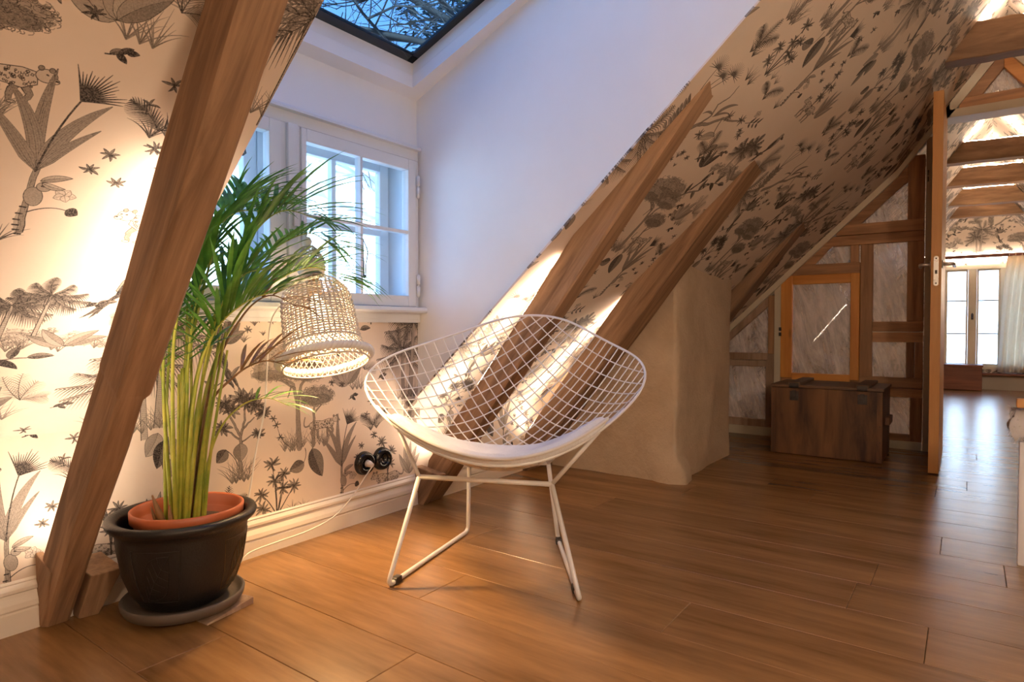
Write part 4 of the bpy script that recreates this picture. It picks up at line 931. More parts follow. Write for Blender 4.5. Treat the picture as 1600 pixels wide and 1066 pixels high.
# ---- planter, saucer, wedge
M_planter = paint('black_glazed_ceramic', (.011, .0105, .0105), .40, .1, .35, 160.); M_saucer = paint('grey_clay', (.105, .085, .07), .6, .1, .2, 90); M_terra = paint('terracotta_plastic', (.52, .14, .055), .4, .05, .02)
PC = (.850, 1.712)
m_ = MB(); m_.lathe((PC[0], PC[1], .020), [(0, .004), (.120, .004), (.128, .0), (.142, .004), (.150, .018), (.152, .030), (.148, .034), (.143, .030), (.138, .018), (.125, .012), (0, .012)], 56)
sau = m_.build('saucer', M_saucer); tag(sau, 'grey clay saucer under the black planter', 'saucer')
m_ = MB(); m_.hexa([(.84, 1.575, 0), (.985, 1.600, 0), (.975, 1.655, 0), (.835, 1.64, 0), (.84, 1.575, .004), (.985, 1.600, .019), (.975, 1.655, .019), (.835, 1.64, .004)])
tag(m_.build('wooden_wedge', M_palew, bevel=.001), 'small pale wooden wedge on the floor under the saucer', 'wedge')
PZ = .0325
m_ = MB(); m_.lathe((PC[0], PC[1], PZ), [(0, 0), (.085, 0), (.105, .012), (.128, .045), (.146, .095), (.155, .150), (.160, .195), (.162, .207), (.170, .212), (.181, .222), (.185, .232), (.181, .240), (.172, .243), (.160, .238), (.154, .228), (.152, .20), (.146, .14), (.13, .06), (.11, .04), (0, .04)], 64)
planter = m_.build('planter', M_planter); tag(planter, 'black ceramic planter with incised leaf panels below the palm', 'planter')
# incised leaf panels: fine grooves standing as thin ridged lines on the curved side
def side(a, z): 
    prof = [(.105, .012), (.128, .045), (.146, .095), (.155, .150), (.160, .195)]
    for (r0, z0), (r1, z1) in zip(prof, prof[1:]):
        if z <= z1: r = r0 + (r1 - r0) * max(0, (z - z0)) / (z1 - z0); break
    else: r = .16
    return Vector((PC[0] + (r + .0006) * math.cos(a), PC[1] + (r + .0006) * math.sin(a), PZ + z))
M_bronze = paint('bronze_glaze', (.085, .055, .022), .35, .2, .3, 120)
for a0 in (-.98, -2.47, -4.0, .55):
    m_ = MB(); hw, z0, z1 = .40, .045, .182
    fr = [(-hw * .85, z0), (hw * .85, z0), (hw, z1), (-hw, z1)]; loop = []
    for (a, z), (b, c) in zip(fr, fr[1:] + fr[:1]): loop += [side(a0 + a + (b - a) * t / 8, z + (c - z) * t / 8) for t in range(8)]
    m_.tube(loop, .0011, 4, closed=True)
    ax = lambda s: (-.20 + .42 * s, .052 + .118 * s)
    for sg in (-1, 1): m_.tube([side(a0 + ax(t / 14)[0] + sg * .17 * math.sin(math.pi * t / 14) * .8, ax(t / 14)[1] - sg * .038 * math.sin(math.pi * t / 14)) for t in range(15)], .0010, 4)
    m_.tube([side(a0 + ax(t / 14)[0], ax(t / 14)[1]) for t in range(15)], .0010, 4)
    for k in range(2, 12, 2):
        for sg in (-1, 1): s0 = k / 14; m_.tube([side(a0 + ax(s0 + q * .1)[0] + sg * .12 * q * math.sin(math.pi * s0), ax(s0 + q * .1)[1] - sg * .028 * q * math.sin(math.pi * s0)) for q in (0, .35, .7, 1.)], .0009, 4)
    m_.build('leaf_panel', M_bronze if a0 == -.98 else M_planter, planter)
# ---- palm in its terracotta nursery pot
def leaf_mat(name, c1, c2, trans=.35):
    m, nt, bs = new_mat(name); L = nt.links; co = coords(nt, rand=False); n = noise(nt, 16, 4); L.new(co, n.inputs['Vector']); r = ramp(nt, c1, c2, .35, .65); L.new(n.outputs[0], r.inputs[0])
    L.new(r.outputs[0], bs.inputs['Base Color']); bs.inputs['Roughness'].default_value = .38
    t = nt.nodes.new('ShaderNodeBsdfTranslucent'); L.new(r.outputs[0], t.inputs[0]); mx = nt.nodes.new('ShaderNodeMixShader'); mx.inputs[0].default_value = trans
    L.new(bs.outputs[0], mx.inputs[1]); L.new(t.outputs[0], mx.inputs[2]); L.new(mx.outputs[0], nt.nodes['Material Output'].inputs[0]); return m
M_leaf = leaf_mat('palm_green', (.045, .145, .020), (.135, .320, .038)); M_stem = leaf_mat('palm_stem_yellow_green', (.22, .30, .03), (.46, .44, .06), .1); M_dead = leaf_mat('dry_brown_leaf', (.15, .07, .025), (.33, .18, .07), .25)
palm = thing('potted_palm', 'tall green areca palm with yellow stems before the dormer window', 'plant', (.868, 1.722, .075))
m_ = MB(); m_.lathe((.868, 1.722, .075), [(0, 0), (.10, 0), (.128, .17), (.134, .178), (.140, .180), (.141, .205), (.137, .208), (.133, .203), (.131, .18), (.127, .15), (0, .15)], 56); m_.build('nursery_pot', M_terra, palm)
m_ = MB(); m_.lathe((.868, 1.722, .2255), [(.128, 0), (.11, .008), (.06, .014), (0, .016)], 36); m_.build('soil', paint('potting_soil', (.05, .025, .015), .95, .3, 1., 120), palm)
stems = {
 'A': [(0.848, 1.72, 0.22), (0.867, 1.7, 0.547), (0.921, 1.68, 0.789), (1.006, 1.66, 0.998), (1.11, 1.64, 1.111), (1.25, 1.62, 1.096)],
 'B': [(0.865, 1.73, 0.22), (0.9, 1.73, 0.541), (0.996, 1.75, 0.828), (1.134, 1.76, 0.99), (1.286, 1.76, 1.077), (1.381, 1.75, 1.044)],
 'C': [(0.838, 1.71, 0.22), (0.854, 1.7, 0.617), (0.906, 1.7, 0.877), (0.972, 1.71, 1.062), (1.054, 1.73, 1.159), (1.151, 1.75, 1.153)],
 'D': [(0.824, 1.7, 0.22), (0.805, 1.67, 0.589), (0.803, 1.64, 0.788), (0.852, 1.63, 0.955), (0.955, 1.64, 1.079), (1.071, 1.66, 1.107)],
 'E': [(0.879, 1.74, 0.22), (0.938, 1.76, 0.571), (1.045, 1.78, 0.791), (1.167, 1.76, 0.912), (1.265, 1.7, 0.961), (1.344, 1.64, 0.918)],
 'F': [(0.841, 1.69, 0.22), (0.857, 1.66, 0.585), (0.891, 1.62, 0.755), (0.965, 1.58, 0.841), (1.054, 1.56, 0.871)],
 'G': [(0.826, 1.72, 0.22), (0.806, 1.72, 0.585), (0.828, 1.74, 0.755), (0.915, 1.78, 0.899), (1.034, 1.82, 0.984)],
 'H': [(0.891, 1.74, 0.22), (0.954, 1.74, 0.442), (1.015, 1.72, 0.533), (1.091, 1.7, 0.557), (1.152, 1.67, 0.53)],
 'I': [(0.853, 1.7, 0.22), (0.877, 1.68, 0.53), (0.879, 1.64, 0.687), (0.898, 1.6, 0.822), (0.951, 1.58, 0.909), (1.021, 1.57, 0.931)],
 'J': [(0.848, 1.71, 0.22), (0.851, 1.69, 0.532), (0.845, 1.66, 0.721), (0.863, 1.64, 0.873), (0.899, 1.63, 0.977)],
 'K': [(0.844, 1.73, 0.22), (0.825, 1.74, 0.548), (0.804, 1.74, 0.687), (0.828, 1.74, 0.789), (0.883, 1.72, 0.789)],
 'L': [(0.849, 1.72, 0.22), (0.861, 1.73, 0.545), (0.904, 1.76, 0.826), (1.003, 1.8, 1.037), (1.081, 1.82, 1.204)],
 'dead1': [(0.879, 1.73, 0.22), (0.93, 1.74, 0.519), (1.002, 1.72, 0.624), (1.075, 1.69, 0.668), (1.137, 1.66, 0.656)],
 'dead2': [(0.88, 1.74, 0.22), (0.952, 1.75, 0.607), (1.036, 1.74, 0.791), (1.105, 1.7, 0.864), (1.165, 1.64, 0.83)]}
#            first leaflet (fraction), count per side, length, droop
fpar = {'A': (.50, 22, .24, .55), 'B': (.47, 24, .25, .55), 'C': (.50, 20, .20, .5), 'D': (.50, 20, .20, .5), 'E': (.50, 20, .24, .75), 'F': (.45, 17, .21, .5), 'G': (.42, 16, .19, .4), 'H': (.62, 5, .13, .5), 'I': (.42, 18, .20, .45), 'J': (.42, 18, .19, .4), 'K': (.40, 13, .17, .5), 'L': (.48, 18, .20, .4), 'dead1': (.52, 6, .21, .5), 'dead2': (.66, 4, .16, .55)}
def leaflet(mb, p, d, side_, L, w, droop, rng):
    N = 5; prev = None; vs = []; cur = Vector(p); dd = Vector(d).normalized(); up_ = Vector((0, 0, 1))
    for i in range(N + 1):
        t = i / N; ww = w * (.35 + 1.3 * t if t < .35 else (1 - ((t - .35) / .65) ** 1.6) * .805) + .0004
        sd = dd.cross(up_); sd = sd.normalized() if sd.length > 1e-4 else Vector((1, 0, 0)); nn = sd.cross(dd).normalized()
        vs += [cur - sd * ww / 2 + nn * ww * .18, cur, cur + sd * ww / 2 + nn * ww * .18]
        cur = cur + dd * (L / N); dd = (dd + Vector((0, 0, -droop * .30 * (.4 + t)))).normalized()
    fs = []
    for i in range(N): a = 3 * i; fs += [(a, a + 1, a + 4, a + 3), (a + 1, a + 2, a + 5, a + 4)]
    mb.add(vs, fs, True)
rng = random.Random(5)
for nm, P in stems.items():
    f0, cnt, LL, dr = fpar[nm]; C = crom(P, 12); n = len(C); dead = nm.startswith('dead')
    mb = MB(); mb.tube(C, [max(.0012, (.0062 if nm not in 'HK' else .0045) * (1 - .85 * (i / n) ** .8)) for i in range(n)], 7)
    st = mb.build('stem', M_stem if not dead else M_dead, palm)
    mb = MB(); T = [(C[min(n - 1, i + 1)] - C[max(0, i - 1)]).normalized() for i in range(n)]
    for k in range(cnt):
        f = f0 + (1 - f0) * (k + .5) / cnt; i = f * (n - 1); j = min(n - 2, int(i)); p = C[j].lerp(C[j + 1], i - j); t = T[j]
        sv = t.cross(Vector((0, 0, 1))); sv = sv.normalized() if sv.length > .05 else Vector((.6, -.8, 0)); upv = sv.cross(t).normalized()
        q = (k + .5) / cnt; l = 1.15 * LL * (.62 + .75 * math.sin(math.pi * (.18 + .75 * q))) / 1.35 * rng.uniform(.85, 1.12)
        for s_ in (-1, 1):
            fw = .55 + .55 * q + rng.uniform(-.1, .1)
            dv = (t * fw + sv * s_ * (1.0 - .35 * q) + upv * (.38 + rng.uniform(-.1, .15))).normalized(); tip = p + dv * l
            if tip.y > 1.86: l *= max(.3, (1.86 - p.y) / (tip.y - p.y))
            if tip.x < .76: l *= max(.2, min(1, (p.x - .76) / (p.x - tip.x)))
            leaflet(mb, p + rng.uniform(-1, 1) * t * .004, dv, s_, l, 0.0135 * rng.uniform(.85, 1.25) * (1.15 if LL > .15 else .8), dr * rng.uniform(.7, 1.3), rng)
    leaflet(mb, C[-1], T[-1], 1, LL * .6, .009, dr, rng)
    mb.build('frond', M_leaf if not dead else M_dead, st)
for k in range(10):   # bare lower stems
    a = rng.uniform(0, 6.28); r = .05 * math.sqrt(rng.random()); b = (.862 + r * math.cos(a), 1.722 + r * math.sin(a)); h = rng.uniform(.42, .62); lean = rng.uniform(.0, .10)
    mb = MB(); C = crom([(b[0], b[1], .225), (b[0] + lean * .25, b[1] + rng.uniform(-.01, .01), .225 + h * .4), (b[0] + lean + rng.uniform(-.03, .02), b[1] + rng.uniform(-.03, .03), .225 + h)], 6)
    mb.tube(C, [.0058 * (1 - .5 * i / len(C)) for i in range(len(C))], 7); mb.build('stem', M_stem, palm)
for b, t, r in (((.80, 1.70), (.765, 1.70, .335), .010), ((.815, 1.70), (.808, 1.70, .30), .007), ((.79, 1.71), (.77, 1.72, .30), .006)):   # cut husks
    mb = MB(); mb.tube([(b[0], b[1], .225), ((b[0] + t[0]) / 2, (b[1] + t[1]) / 2, (.225 + t[2]) / 2), t], [r, r * .9, r * .2], 7); mb.build('dry_husk', M_dead, palm)

# ---- woven basket lamp hanging from the window latch
HK = Vector((1.340, 1.868, 1.200)); RC = Vector((1.288, 1.668, .655)); AX = (RC - HK).normalized(); LEN = (RC - HK).length
ex = Vector((1, 0, 0)); ex = (ex - AX * ex.dot(AX)).normalized(); ey = AX.cross(ex)
LM = Matrix(((ex.x, ey.x, AX.x, HK.x), (ex.y, ey.y, AX.y, HK.y), (ex.z, ey.z, AX.z, HK.z), (0, 0, 0, 1)))   # local z runs down the lamp axis
def lw(r, a, z): return LM @ Vector((r * math.cos(a), r * math.sin(a), z))
M_rope = fabric('bleached_rope', (.86, .83, .78), 120, .5); M_cane = paint('pale_cane', (.56, .51, .46), .6, .08, .2, 80); M_cord = paint('white_cable', (.76, .73, .68), .45, 0, 0)
lamp = thing('basket_lamp', 'woven cane basket pendant lamp hanging in front of the window', 'lamp', tuple(RC))
def rbody(z):   # radius along the axis
    P = [(.275, .010), (.285, .040), (.30, .070), (.32, .094), (.345, .112), (.37, .119), (.40, .122), (.50, .127), (.525, .129), (.56, .150), (.572, .156)]
    for (a, r), (b, s_) in zip(P, P[1:]):
        if z <= b: return BS * (r + (s_ - r) * max(0, z - a) / (b - a))
    return BS * P[-1][1]
NC = 44; BS = .925
mb = MB()
for k in range(NC):
    a = 2 * math.pi * k / NC
    mb.tube([lw(rbody(z), a, z) for z in (.335, .36, .40, .45, .50, .522)], .0029, 4, cap=False)
rows = 22
for i in range(rows):
    z = .343 + (.520 - .343) * i / (rows - 1); r = rbody(z); ph = (i % 2) * math.pi
    mb.tube([lw(r + .0032 * math.cos(NC / 2 * a + ph), a, z + .0012 * math.sin(3 * a + i)) for a in [2 * math.pi * q / 120 for q in range(132)]], .0026, 4, closed=True)
mb.build('woven_body', M_cane, lamp, kind='stuff')
mb = MB()
for k in range(18):    # open arched ribs of the dome, crossing
    a = 2 * math.pi * k / 18
    for s_ in (-1, 1): mb.tube([lw(rbody(z), a + s_ * (.345 - z) * 4.2, z) for z in (.278, .285, .30, .32, .345)], .0015, 4, cap=False)
mb.build('dome_ribs', M_cane, lamp)
mb = MB()
for k in range(44):
    a = 2 * math.pi * k / 44
    for s_ in (-1, 1): mb.tube([lw(rbody(z) if z < .573 else .1435 - (z - .573) * .5, a + s_ * (z - .52) * 5.2, z) for z in (.520, .535, .55, .563, .573, .583, .592)], .0017, 4, cap=False)
mb.build('lattice_skirt', M_cane, lamp)
mb = MB()
for s_ in (0, 1):
    mb.tube([lw(.1445 + .0045 * math.cos(30 * a + s_ * math.pi), a, .570 + .0055 * math.sin(30 * a + s_ * math.pi)) for a in [2 * math.pi * q / 240 for q in range(240)]], .0088, 6, closed=True)
mb.build('rope_rim', M_rope, lamp)
mb = MB(); mb.tube([lw(.135, a, .592) for a in [2 * math.pi * q / 60 for q in range(60)]], .0028, 6, closed=True); mb.tube([lw(.120, a, .521) for a in [2 * math.pi * q / 60 for q in range(60)]], .0035, 6, closed=True); mb.build('hoop', M_cane, lamp)
# small woven cap, bead and rope to the latch
def rcap(z): t = (z - .175) / .10; return .012 + .036 * math.sin(math.pi * min(1, t * .62 + .05)) ** .8 if t < 1 else .04
mb = MB()
for k in range(18): mb.tube([lw(rcap(z), 2 * math.pi * k / 18, z) for z in np.linspace(.175, .235, 7)], .0017, 4, cap=False)
for i in range(9):
    z = .178 + .007 * i; mb.tube([lw(rcap(z) + .002 * math.cos(9 * a + (i % 2) * math.pi), a, z) for a in [2 * math.pi * q / 54 for q in range(54)]], .0019, 4, closed=True)
mb.build('woven_cap', M_cane, lamp, kind='stuff')
mb = MB()
for i in range(6): z = .236 + .007 * i; mb.tube([lw(.043 - .002 * abs(i - 2), a, z) for a in [2 * math.pi * q / 40 for q in range(40)]], .0045, 6, closed=True)
mb.build('rope_collar', M_rope, lamp)
mb = MB()
for z, r in ((.150, .017), (.168, .012)): mb.lathe(None, [(.0005, -r), (r * .7, -r * .7), (r, 0), (r * .7, r * .7), (.0005, r)], 16, LM @ Matrix.Translation((0, 0, z)))
mb.build('bead', M_rope, lamp)
mb = MB()
for s_ in (0, 1): mb.tube([lw(.0032, z * 160 + s_ * math.pi, z) for z in np.linspace(-.005, .14, 60)], .0032, 6)
mb.tube([lw(.012, a, -.008) for a in [2 * math.pi * q / 20 for q in range(20)]], .003, 6, closed=True); mb.build('hanging_rope', M_rope, lamp)
mb = MB(); mb.lathe(None, [(.0005, .278), (.018, .282), (.021, .30), (.023, .345), (.0005, .347)], 20, LM); mb.build('lamp_socket', paint('brown_socket', (.28, .17, .09), .5), lamp)
mb = MB(); mb.lathe(None, [(.0005, .345), (.012, .348), (.016, .362), (.028, .388), (.030, .405), (.024, .424), (.012, .433), (.0005, .435)], 20, LM); mb.build('bulb', emis('bulb_glow', (1, .74, .46), 4.), lamp)
pd = bpy.data.lights.new('bulb_light', 'POINT'); po = bpy.data.objects.new('bulb_light', pd); COL.objects.link(po); po.parent = lamp; po.location = (LM @ Vector((0, 0, .47))) - RC; pd.energy = BULB_POWER; pd.color = (1.0, .66, .36); pd.shadow_soft_size = .03
pd2 = bpy.data.lights.new('bulb_beam', 'SPOT'); po2 = bpy.data.objects.new('bulb_beam', pd2); COL.objects.link(po2); po2.parent = lamp; po2.location = (LM @ Vector((0, 0, .45))) - RC
po2.rotation_euler = AX.to_track_quat('-Z', 'Y').to_euler(); pd2.energy = SPOT_POWER; pd2.color = (1.0, .60, .24); pd2.spot_size = math.radians(100); pd2.spot_blend = .8; pd2.shadow_soft_size = .03
cab = crom([lw(.0, 0, .27), (1.283, 1.80, .90), (1.240, 1.84, .84), (1.225, 1.87, .79), (1.232, 1.902, .70), (1.219, 1.905, .493), (1.188, 1.905, .368), (1.156, 1.905, .20), (1.10, 1.89, .06), (1.05, 1.885, .0045), (1.10, 1.88, .0045), (1.145, 1.884, .034), (1.251, 1.888, .040), (1.379, 1.89, .045), (1.495, 1.895, .067), (1.586, 1.90, .121), (1.645, 1.895, .185), (1.675, 1.888, .222)], 8)
mb = MB(); mb.tube(cab, .0028, 6); mb.build('cable', M_cord, lamp)
mb = MB(); mb.tube([(1.677, 1.888, .224), (1.674, 1.905, .229), (1.672, 1.916, .230)], [.008, .013, .0145], 12); mb.build('plug', M_cord, lamp)

# ---- black round sockets
for x, z, lab in ((1.672, .229, 'black round wall socket holding the white plug'), (1.765, .232, 'empty black round wall socket beside the chair')):
    m_ = MB(); MX = Matrix.Translation((x, YW, z)) @ Matrix.Rotation(math.pi / 2, 4, 'X')
    m_.lathe(None, [(.047, 0), (.047, .008), (.044, .020), (.038, .027), (.030, .028), (.024, .026), (.021, .018), (.021, .012), (.0005, .012)], 36, MX)
    s_ = m_.build('wall_socket', M_black); tag(s_, lab, 'socket', 'black wall sockets')
    m_ = MB()
    for dx in (-.0095, .0095): m_.tube([(x + dx, YW - .0125, z), (x + dx, YW - .0135, z)], .003, 8)
    m_.build('contact', M_iron, s_)

# ---- wooden chest
ch = thing('wooden_chest', 'dark wooden chest with iron latches against the partition', 'chest', (4.25, .67, 0))
m_ = MB(); X0, X1, Y0, Y1, H = 4.05, 4.46, .375, .965, .405; t_ = .02
m_.box(X0, X1, Y0, Y1, .004, H); body = m_.build('body', M_chest, ch, .004)
m_ = MB(); m_.box(X0 - .006, X1 + .004, Y0 - .006, Y1 + .006, H + .0015, H + .018); lid = m_.build('lid', M_chestl, ch, .003)
for y in (.835, .475):
    m_ = MB(); m_.box(X0 - .008, X1, y - .035, y + .035, H + .0185, H + .036); b_ = m_.build('batten', M_chestl, lid, .003)
    m_ = MB(); m_.box(X0 - .016, X0 - .008, y - .026, y + .026, H + .004, H + .030); m_.box(X0 - .012, X0 + .02, y - .022, y + .022, H + .0365, H + .039); m_.tube([(X0 - .016, y - .026, H + .006), (X0 - .016, y + .026, H + .006)], .005, 8); m_.build('hasp', M_iron, ch, .001)
    m_ = MB(); m_.box(X0 - .007, X0 - .0005, y - .024, y + .024, H - .075, H - .02); m_.box(X0 - .016, X0 - .007, y - .011, y + .011, H - .055, H - .015); m_.build('latch', M_iron, ch, .001)
for y, s_ in ((Y0, -1), (Y1, 1)):
    m_ = MB(); m_.box(X0 + .13, X0 + .30, y + s_ * .0005, y + s_ * .024, .205, .250); m_.build('end_handle', M_chest, ch, .003)
for z in (.012, H - .012):
    for y in [Y0 + .02 + k * (Y1 - Y0 - .04) / 7 for k in range(8)]: pass
for y in (Y0 + .012, Y1 - .012):
    for z in (.03, .12, .21, .30, .38): m_ = MB(); m_.tube([(X0 - .0045, y, z), (X0 - .0065, y, z)], .003, 6); m_.build('nail', M_iron, ch)
for y0, y1 in ((Y0, Y0 + .028), (Y1 - .028, Y1)):
    m_ = MB(); m_.box(X0 - .0045, X0 - .0003, y0, y1, .006, H - .002); m_.build('corner_batten', M_chest, ch, .001)

# ---- unseen globes added as warm fill light for both rooms
gl = thing('fill_globe', 'added unseen globe fill light under the ridge behind the viewer', 'lamp', (-1.1, -.75, 1.55))
m_ = MB(); m_.lathe((-1.1, -.75, 1.55), [(.0005, -.14)] + [(.14 * math.sin(math.pi * k / 8), -.14 * math.cos(math.pi * k / 8)) for k in range(1, 8)] + [(.0005, .14)], 14); m_.build('globe', emis('fill_glow', (1.0, .70, .45), FILL_GLOBE), gl)
m_ = MB(); m_.tube([(-1.1, -.75, 1.69), (-1.1, -.75, 1.96)], .004, 6); m_.build('cord', M_black, gl)
gl = thing('fill_globe', 'added unseen globe fill light nearer the viewer, to one side', 'lamp', (.6, -1.05, 1.22))  # second added globe, brightens partition and pillar from out of view
m_ = MB(); m_.lathe((.6, -1.05, 1.22), [(.0005, -.12)] + [(.12 * math.sin(math.pi * k / 8), -.12 * math.cos(math.pi * k / 8)) for k in range(1, 8)] + [(.0005, .12)], 14); m_.build('globe', emis('fill_glow_two', (1.0, .76, .53), FILL_GLOBE2), gl)
m_ = MB(); m_.tube([(.6, -1.05, 1.34), (.6, -1.05, 1.52)], .004, 6); m_.build('cord', M_black, gl)
gl = thing('fill_globe', 'added unseen globe fill light in the room beyond the partition', 'lamp', (7.0, -.9, 1.15))  # added out of view to brighten the curtain and the back of the panes
m_ = MB(); m_.lathe((7.0, -.9, 1.15), [(.0005, -.12)] + [(.12 * math.sin(math.pi * k / 8), -.12 * math.cos(math.pi * k / 8)) for k in range(1, 8)] + [(.0005, .12)], 14); m_.build('globe', emis('fill_glow_three', (1.0, .76, .53), FILL_GLOBE3), gl)
m_ = MB(); m_.tube([(7.0, -.9, 1.27), (7.0, -.9, 1.50)], .004, 6); m_.build('cord', M_black, gl)
# ---- far room things
m_ = MB(); m_.box(9.38, 9.62, -.155, .30, .006, .285); bx = m_.build('wooden_box', M_box, bevel=.004); tag(bx, 'reddish brown wooden box on the floor below the far window', 'box')
m_ = MB(); m_.box(9.37, 9.63, -.165, .31, .286, .312); m_.build('lid', M_box, bx, .004)
M_curt = leaf_mat('thin_white_curtain', (.93, .87, .76), (.95, .90, .80), .4)
cu = MB()
def cur(u, v):
    z = 1.62 - 1.40 * v; y = -.385 + .08 * v ** .7 - u * (.42 + .0 * v); fold = math.sin(u * 34 + 1.5 * math.sin(v * 2)) * (.018 + .012 * v)
    return (9.60 - .02 * math.sin(v * 3) + fold, y, z)
cu.grid(cur, 70, 14); cob = cu.build('curtain', M_curt); tag(cob, 'thin white curtain gathered at the side of the far window', 'curtain'); so = cob.modifiers.new('thickness', 'SOLIDIFY'); so.thickness = .003
for k in range(7):
    m_ = MB(); m_.tube([(9.60 + .014 * math.cos(a), -.40 - .06 * k, 1.627 + .014 * math.sin(a)) for a in [2 * math.pi * q / 14 for q in range(14)]], .003, 5, closed=True); m_.build('curtain_ring', M_cream, cob)
m_ = MB(); m_.tube([(9.60, .35, 1.627), (9.60, -.95, 1.627)], .008, 10); rod = m_.build('curtain_rod', M_box); tag(rod, 'dark wooden curtain rod under the far wall rail', 'rod')
for y in (.30, -.92): m_ = MB(); m_.box(9.585, XF - .061, y, y + .02, 1.615, 1.64); m_.build('bracket', M_box, rod)
# low bench at the right edge with a fur throw
be = thing('low_bench', 'low white bench with a wooden rail at the right edge of the floor', 'bench', (2.8, -.7, 0))
m_ = MB(); m_.box(2.59, 2.615, -1.35, -.142, 0, .40); m_.build('side_panel', M_white, be, .002)
m_ = MB(); m_.box(3.15, 3.175, -1.35, -.25, 0, .40); m_.build('side_panel', M_white, be, .002)
m_ = MB(); m_.box(2.615, 3.15, -1.35, -.25, .36, .395); m_.build('seat', M_white, be, .002)
m_ = MB(); m_.box(2.63, 2.66, -1.35, -.135, .505, .535); m_.build('rail', M_door, be, .004)
for y in (-1.34, -.21): m_ = MB(); m_.box(2.63, 2.66, y, y + .03, .396, .505); m_.build('rail_post', M_door, be, .003)
M_fur = fabric('white_fur', (.78, .72, .64), 60, 1.)
fu = MB(); rng = random.Random(9)
fu.grid(lambda u, v: (2.60 + .20 * v - (.012 if v < .5 else 0), -.128 - 1.0 * u + .012 * math.sin(v * 9), .50 - .09 * abs(v - .5) * 2 + .012 * mnoise.noise(Vector((u * 20, v * 12, 0)))), 60, 16)
for k in range(2600):
    u, v = rng.random() ** 1.6, rng.random(); p = Vector((2.60 + .20 * v, -.128 - 1.0 * u, .50 - .09 * abs(v - .5) * 2)); d = Vector((rng.uniform(-.03, .005), rng.uniform(-.01, .016), rng.uniform(-.028, .012)))
    fu.add([p + Vector((0, -.002, 0)), p + Vector((0, .002, 0)), p + d], [(0, 1, 2)])
fo = fu.build('fur_throw', M_fur); tag(fo, 'shaggy white fur throw lying over the bench rail', 'throw')

# ------------------------------------------------------------------ outside: houses across the street, trees over the skylight
M_fac = paint('pale_rendered_facade', (.80, .78, .74), .9, .02, .1, 20); M_dark = paint('grey_window_glass', (.30, .34, .40), .2); M_roof = paint('slate_roof', (.14, .13, .13), .7)
def house(label, c, nrm, wid, hgt, base):
    n = Vector(nrm); t = Vector((-n.y, n.x, 0)); c = Vector(c); m_ = MB()
    B = lambda u, d, z: c + t * u + n * d + Vector((0, 0, z))
    def bx(mb, u0, u1, d0, d1, z0, z1): mb.hexa([B(u0, d0, z0), B(u1, d0, z0), B(u1, d1, z0), B(u0, d1, z0), B(u0, d0, z1), B(u1, d0, z1), B(u1, d1, z1), B(u0, d1, z1)])
    bx(m_, -wid / 2, wid / 2, -5, 0, base, hgt); h = m_.build('house', M_fac); tag(h, label, 'house')
    m2 = MB(); m2.prism([B(-wid / 2 - .3, .4, hgt), B(-wid / 2 - .3, -5.4, hgt), B(-wid / 2 - .3, -2.5, hgt + 2.2)], t * (wid + .6)); m2.build('roof', M_roof, h)
    for u in np.arange(-wid / 2 + 1.2, wid / 2 - 1, 3.1):
        for z in (base + 1.0, base + 4.0, hgt - 1.5):
            m2 = MB(); bx(m2, u, u + .9, .001, .05, z, z + 1.2); w_ = m2.build('window', M_white, h); m2 = MB(); bx(m2, u + .08, u + .42, .0505, .06, z + .08, z + 1.12); bx(m2, u + .48, u + .82, .0505, .06, z + .08, z + 1.12); m2.build('pane', M_dark, w_)
house('pale rendered house across the street from the dormer window', (3.5, 9.0, 0), (0, -1, 0), 18, 3.9, -6)
house('pale rendered house facing the far end window', (18.5, .2, 0), (-1, 0, 0), 12, 4.6, -6)
m_ = MB(); m_.box(-20, 40, -20, 40, -6.3, -6.0); m_.build('ground_outside', paint('street_paving', (.35, .34, .33), .9), kind='structure')
M_bark = paint('dark_bark', (.035, .025, .02), .9)
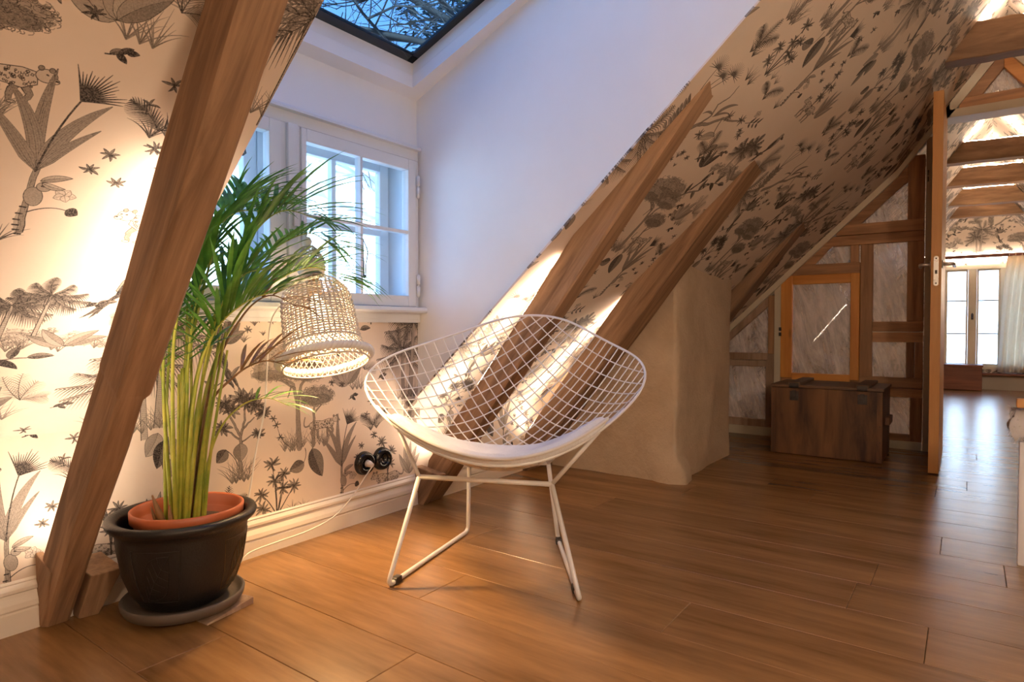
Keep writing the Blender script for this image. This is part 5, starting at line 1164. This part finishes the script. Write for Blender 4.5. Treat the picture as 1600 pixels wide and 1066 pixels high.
def tree(label, root, d0, L0, r0, depth, seed, spread=.55):
    rng = random.Random(seed); mb = MB()
    def grow(p, d, L, r, k):
        n = 4; pts = [p]; dd = d
        for i in range(n):
            dd = dd + Vector((rng.gauss(0, .16), rng.gauss(0, .16), rng.gauss(0, .12)))
            if k > 0 and pts[-1].z < 3.4 and pts[-1].y < 3.6: dd += Vector((0, .5, .5))
            dd.normalize(); pts.append(pts[-1] + dd * L / n)
        if k > 0 and min(min(q.z - 2.6, q.y - 2.4) for q in pts) < 0: return
        mb.tube(pts, [r * (1 - .4 * i / n) for i in range(n + 1)], 6 if k < 2 else 3, cap=False)
        if k >= depth: return
        for q in range(9 if k < 1 else rng.choice((2, 3, 3, 4))):
            f = rng.uniform(.80, 1.0) if k == 0 else rng.uniform(.3, 1.0); j = min(n - 1, int(f * n)); o = pts[j].lerp(pts[j + 1], f * n - j)
            dd = Vector((-1.0, rng.uniform(-.5, .3), rng.uniform(-.05, .6))) if k == 0 else dd
            nd = (dd + Vector((rng.gauss(0, spread), rng.gauss(0, spread), rng.gauss(.02, spread * .7)))).normalized(); grow(o, nd, (2.2 if k == 0 else L * rng.uniform(.6, .82)), (.05 if k == 0 else r * .6), k + 1)
    grow(Vector(root), Vector(d0).normalized(), L0, r0, 0); o = mb.build('bare_tree', M_bark); tag(o, label, 'tree', 'trees above the skylight'); return o
tree('bare tree whose branches cross the skylight', (5.3, 4.4, -6), (.0, .0, 1), 11.6, .16, 6, 4)
M_ever = leaf_mat('dark_evergreen_foliage', (.008, .016, .010), (.02, .035, .02), .1)
ev = MB(); rng = random.Random(2)
for k in range(5200):
    a, b, c = rng.gauss(0, 1), rng.gauss(0, 1), rng.gauss(0, 1); q = (a * a + b * b + c * c) ** .5 + 1e-6; f = rng.random() ** .4; p = Vector((7.9 + 1.4 * a / q * f, 6.5 + 1.2 * b / q * f, 6.6 + 2.6 * c / q * f))
    d = Vector((rng.gauss(0, 1), rng.gauss(0, 1), rng.gauss(-.3, .6))).normalized() * rng.uniform(.12, .26); s_ = d.orthogonal().normalized() * .03; ev.add([p - s_, p + s_, p + d * .6 + s_ * 1.3, p + d], [(0, 1, 2, 3)])
et = thing('evergreen_tree', 'dark evergreen tree behind the branches at the skylight corner', 'tree', (7.9, 6.5, -6))
ev.build('foliage', M_ever, et, kind='stuff'); m_ = MB(); m_.tube([(7.9, 6.5, -6), (7.9, 6.5, 0), (7.9, 6.5, 8)], [.22, .16, .03], 8); m_.build('trunk', M_bark, et)
